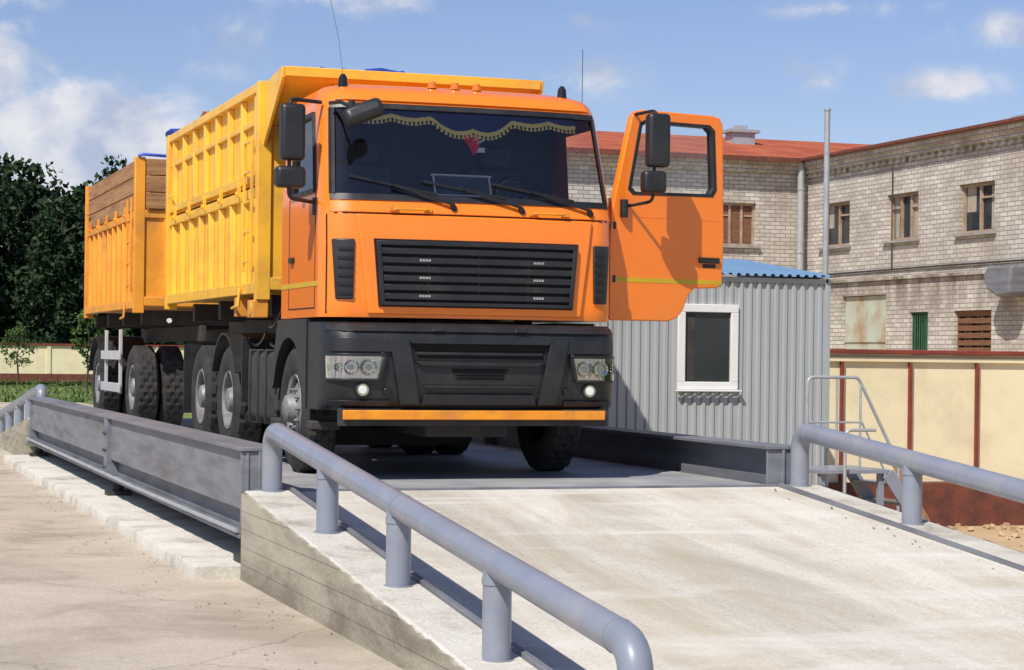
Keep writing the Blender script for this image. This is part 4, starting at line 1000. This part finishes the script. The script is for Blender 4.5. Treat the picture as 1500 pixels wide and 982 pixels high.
m=MB(); m.tube([(FXB-.05,57.9,4.3),(FXB-.05,50,4.32),(FXB-.05,40,4.3)],.03,6); m.tube([(FXB-.06,53.0,7.3),(FXB-.06,53.0,4.3)],.02,6); m.obj('wall_cables',CHASSIS,B)

# ================================================================ TREES
def leaves(n_cl,per,crown,size,seed,clr=.6):
    rnd=random.Random(seed); vs=[];fs=[]
    for c in range(n_cl):
        cx,cy,cz=crown(rnd); cr=clr*rnd.uniform(.5,1.3)
        for k in range(per):
            d=Vector((rnd.gauss(0,1),rnd.gauss(0,1),rnd.gauss(0,.7))).normalized()*cr*rnd.random()**.4
            p=Vector((cx,cy,cz))+d; s=size*rnd.uniform(.5,1.2)
            a=Vector((rnd.gauss(0,1),rnd.gauss(0,1),rnd.gauss(0,1))).normalized(); b=a.cross(Vector((rnd.gauss(0,1),rnd.gauss(0,1),rnd.gauss(0,1)))).normalized()
            i=len(vs); vs+=[p-a*s*.5,p+b*s*.3,p+a*s*.5,p-b*s*.3]; fs.append((i,i+1,i+2,i+3))
    return vs,fs
def treemesh(name,h,rad,seed,lm,n_cl,per,size,base=.25,conifer=False):
    rnd=random.Random(seed); m=MB()
    pts=[(0,0,0)]; 
    for i in range(1,7): pts.append((rnd.uniform(-.02,.02)*h,rnd.uniform(-.02,.02)*h,h*.85*i/6))
    for a,b,i in zip(pts,pts[1:],range(6)): m.cyl(a,b,h*.018*(1-i/7),8,h*.018*(1-(i+1)/7))
    for i in range(9):
        z=h*rnd.uniform(base,.8); t=rnd.random()*6.28; l=rad*rnd.uniform(.5,.95); k=min(5,int(z/(h*.85)*6))
        m.cyl((pts[k][0],pts[k][1],z),(l*math.cos(t),l*math.sin(t),z+l*.5),h*.006,5,h*.002)
    def crown(r):
        while True:
            u=r.uniform(-1,1);v=r.uniform(-1,1);w_=r.uniform(-1,1)
            q=u*u+v*v+w_*w_
            if q<1 and q>.15:
                z=h*(base+(1-base)*(w_+1)/2)
                k=(1-(w_+1)/2*.85) if conifer else 1
                return (u*rad*k,v*rad*k,z)
    vs,fs=leaves(n_cl,per,crown,size,seed+1,rad*.28)
    m.add(vs,fs,1)
    me=bpy.data.meshes.new(name); me.from_pydata(m.v,[],m.f); me.materials.append(BARK); me.materials.append(lm)
    for p,mi in zip(me.polygons,m.m): p.material_index=mi
    return me
F=empty('forest',(8,130,0))
vars_=[treemesh('forest_tree_a',13.2,3.4,1,LEAF,130,45,.5,.10),treemesh('forest_tree_b',13.6,2.9,2,LEAF,130,45,.45,.06,True),treemesh('forest_tree_c',12.4,3.6,3,LEAF,130,45,.5,.08)]
rnd=random.Random(8); k=0
for row,(yy,st_) in enumerate(((121,4.0),(125,3.6),(130,3.6),(136,3.8))):
    x=-48+row*1.3
    while x<46:
        o=bpy.data.objects.new('tree_%d'%k,vars_[rnd.randrange(3)]); k+=1
        s=rnd.uniform(.88,1.06)*(.85 if row==0 else 1.02); o.scale=(s,s,s*rnd.uniform(.94,1.04)); o.rotation_euler[2]=rnd.random()*6.28
        o.location=Vector((x+rnd.uniform(-1,1),yy+rnd.uniform(-1.5,1.5),-.3)); COL.objects.link(o)
        o.parent=F; o.matrix_parent_inverse=Matrix.Translation(-Vector(F.location)); x+=st_
for i,(x,y,h,r_) in enumerate(((9.05,100,2.9,.8),(9.9,80,3.3,.7),(1.5,92,3.2,.8),(-8,86,3.0,.8))):
    me=treemesh('young_tree',h,r_,20+i,LEAF2,60,18,.15,.3)
    o=bpy.data.objects.new('young_tree' if i==0 else 'young_tree.%03d'%i,me); o.location=(x,y,0); COL.objects.link(o)
rnd=random.Random(4); vs=[];fs=[]
for i in range(9000):
    x=rnd.uniform(-20,14);y=66+rnd.random()**1.6*45; h=rnd.uniform(.06,.2); a=rnd.random()*6.28; w_=.04; i0=len(vs)
    vs+=[(x-w_*math.cos(a),y-w_*math.sin(a),0),(x+w_*math.cos(a),y+w_*math.sin(a),0),(x+rnd.uniform(-.1,.1),y+rnd.uniform(-.1,.1),h)]; fs.append((i0,i0+1,i0+2))
m=MB(); m.add(vs,fs); m.obj('grass_tufts',LEAF2,smooth=False,recalc=False)

# ================================================================ SKY + SUN
SD=Vector((-.64,-.60,1.02)).normalized()
el=math.asin(SD.z); az=math.atan2(SD.x,SD.y)
wd=bpy.data.worlds.new('World'); S.world=wd; wd.use_nodes=True; nt=wd.node_tree
bg=nt.nodes['Background']; sky=N(nt,'ShaderNodeTexSky',sky_type='NISHITA'); sky.sun_disc=False; sky.sun_elevation=el; sky.sun_rotation=az
sky.air_density=1.0; sky.dust_density=.35; sky.ozone_density=2.6
bg.inputs['Strength'].default_value=.095
tc=N(nt,'ShaderNodeTexCoord')
tint=N(nt,'ShaderNodeMixRGB',blend_type='MULTIPLY'); tint.inputs[0].default_value=1; tint.inputs[2].default_value=(1.06,1.0,1.17,1); nt.links.new(sky.outputs[0],tint.inputs[1])
def M_(op,a,b=None,c=None):
    n=N(nt,'ShaderNodeMath',operation=op)
    for i,v in enumerate((a,b,c)):
        if v is None: continue
        if isinstance(v,(int,float)): n.inputs[i].default_value=v
        else: nt.links.new(v,n.inputs[i])
    return n.outputs[0]
no=N(nt,'ShaderNodeTexNoise'); no.inputs['Scale'].default_value=22; no.inputs['Detail'].default_value=8; no.inputs['Roughness'].default_value=.6; no.inputs['Distortion'].default_value=.25
mp=N(nt,'ShaderNodeMapping'); mp.inputs['Scale'].default_value=(1,1,1.4); nt.links.new(tc.outputs['Generated'],mp.inputs[0]); nt.links.new(mp.outputs[0],no.inputs[0])
mask=None
for a,e,rx,rz,wt in ((6.4,6.0,3.2,1.3,1.1),(8.3,5.6,2.2,1.2,1.0),(4.2,7.6,1.9,1.5,1.0),(3.6,10,2.2,1.2,.9),(8.2,4.6,4.0,1.2,.85),(27.1,8.0,1.0,.7,.62),(30.4,7.5,1.7,.5,.58),(10.6,8.6,1.6,.9,.5),(14.8,10.1,3.2,.8,.62),(20.8,7.7,1.5,.7,.5),(20.6,9.3,1.8,.5,.45),(33,9.0,2.8,.6,.5),(28,9.6,3,.4,.36),(-8,9,8,3,1),(45,12,9,3,.9),(70,14,12,4,1),(-35,12,14,4,1)):
    c=(math.sin(R(a))*math.cos(R(e)),math.cos(R(a))*math.cos(R(e)),math.sin(R(e)))
    s=N(nt,'ShaderNodeVectorMath',operation='SUBTRACT'); nt.links.new(tc.outputs['Generated'],s.inputs[0]); s.inputs[1].default_value=c
    t=N(nt,'ShaderNodeVectorMath',operation='MULTIPLY'); nt.links.new(s.outputs[0],t.inputs[0]); t.inputs[1].default_value=(1/math.sin(R(rx)),1/math.sin(R(rx)),1/math.sin(R(rz)))
    l=N(nt,'ShaderNodeVectorMath',operation='LENGTH'); nt.links.new(t.outputs[0],l.inputs[0])
    v=M_('MULTIPLY',M_('MAXIMUM',M_('SUBTRACT',1.0,M_('MULTIPLY',l.outputs['Value'],.68)),0.0),wt)
    mask=v if mask is None else M_('MAXIMUM',mask,v)
dens=M_('ADD',M_('MULTIPLY',mask,1.25),M_('MULTIPLY',M_('SUBTRACT',no.outputs['Fac'],.5),2.6))
sm=N(nt,'ShaderNodeMapRange',interpolation_type='SMOOTHSTEP'); sm.inputs['From Min'].default_value=.12; sm.inputs['From Max'].default_value=.85; sm.inputs['To Max'].default_value=.93; nt.links.new(dens,sm.inputs[0])
gate=N(nt,'ShaderNodeMapRange'); gate.inputs['From Min'].default_value=.0; gate.inputs['From Max'].default_value=.35; nt.links.new(mask,gate.inputs[0])
fac=M_('MULTIPLY',sm.outputs[0],gate.outputs[0])
n2=N(nt,'ShaderNodeTexNoise'); n2.inputs['Scale'].default_value=26; n2.inputs['Detail'].default_value=6
of=N(nt,'ShaderNodeVectorMath',operation='ADD'); of.inputs[1].default_value=(.01,.01,-.02); nt.links.new(mp.outputs[0],of.inputs[0]); nt.links.new(of.outputs[0],n2.inputs[0])
cc=N(nt,'ShaderNodeValToRGB'); cc.color_ramp.elements[0].position=.38; cc.color_ramp.elements[0].color=(4.8,5.5,7.2,1); cc.color_ramp.elements[1].position=.6; cc.color_ramp.elements[1].color=(8.7,8.7,9.0,1)
nt.links.new(n2.outputs['Fac'],cc.inputs[0])
mx=N(nt,'ShaderNodeMixRGB'); nt.links.new(fac,mx.inputs[0]); nt.links.new(tint.outputs[0],mx.inputs[1]); nt.links.new(cc.outputs[0],mx.inputs[2])
nt.links.new(mx.outputs[0],bg.inputs['Color'])
sl_=bpy.data.lights.new('sun','SUN'); sl_.energy=5.0; sl_.angle=R(.5); sl_.color=(1,.94,.85)
so=bpy.data.objects.new('sun',sl_); COL.objects.link(so); so.rotation_euler=SD.to_track_quat('Z','Y').to_euler(); so.location=(0,0,30)

# ================================================================ CAMERA
cd=bpy.data.cameras.new('camera'); co=bpy.data.objects.new('camera',cd); COL.objects.link(co)
cd.lens=72; cd.sensor_width=36; cd.clip_end=5000; cd.shift_y=.02
co.matrix_world=Matrix.Translation((0,0,1.67))@Matrix.Rotation(R(-18.75),4,'Z')@Matrix.Rotation(R(90),4,'X')@Matrix.Rotation(R(.7),4,'Z')
S.camera=co
S.view_settings.view_transform='Standard'; S.view_settings.look='None'; S.view_settings.exposure=0
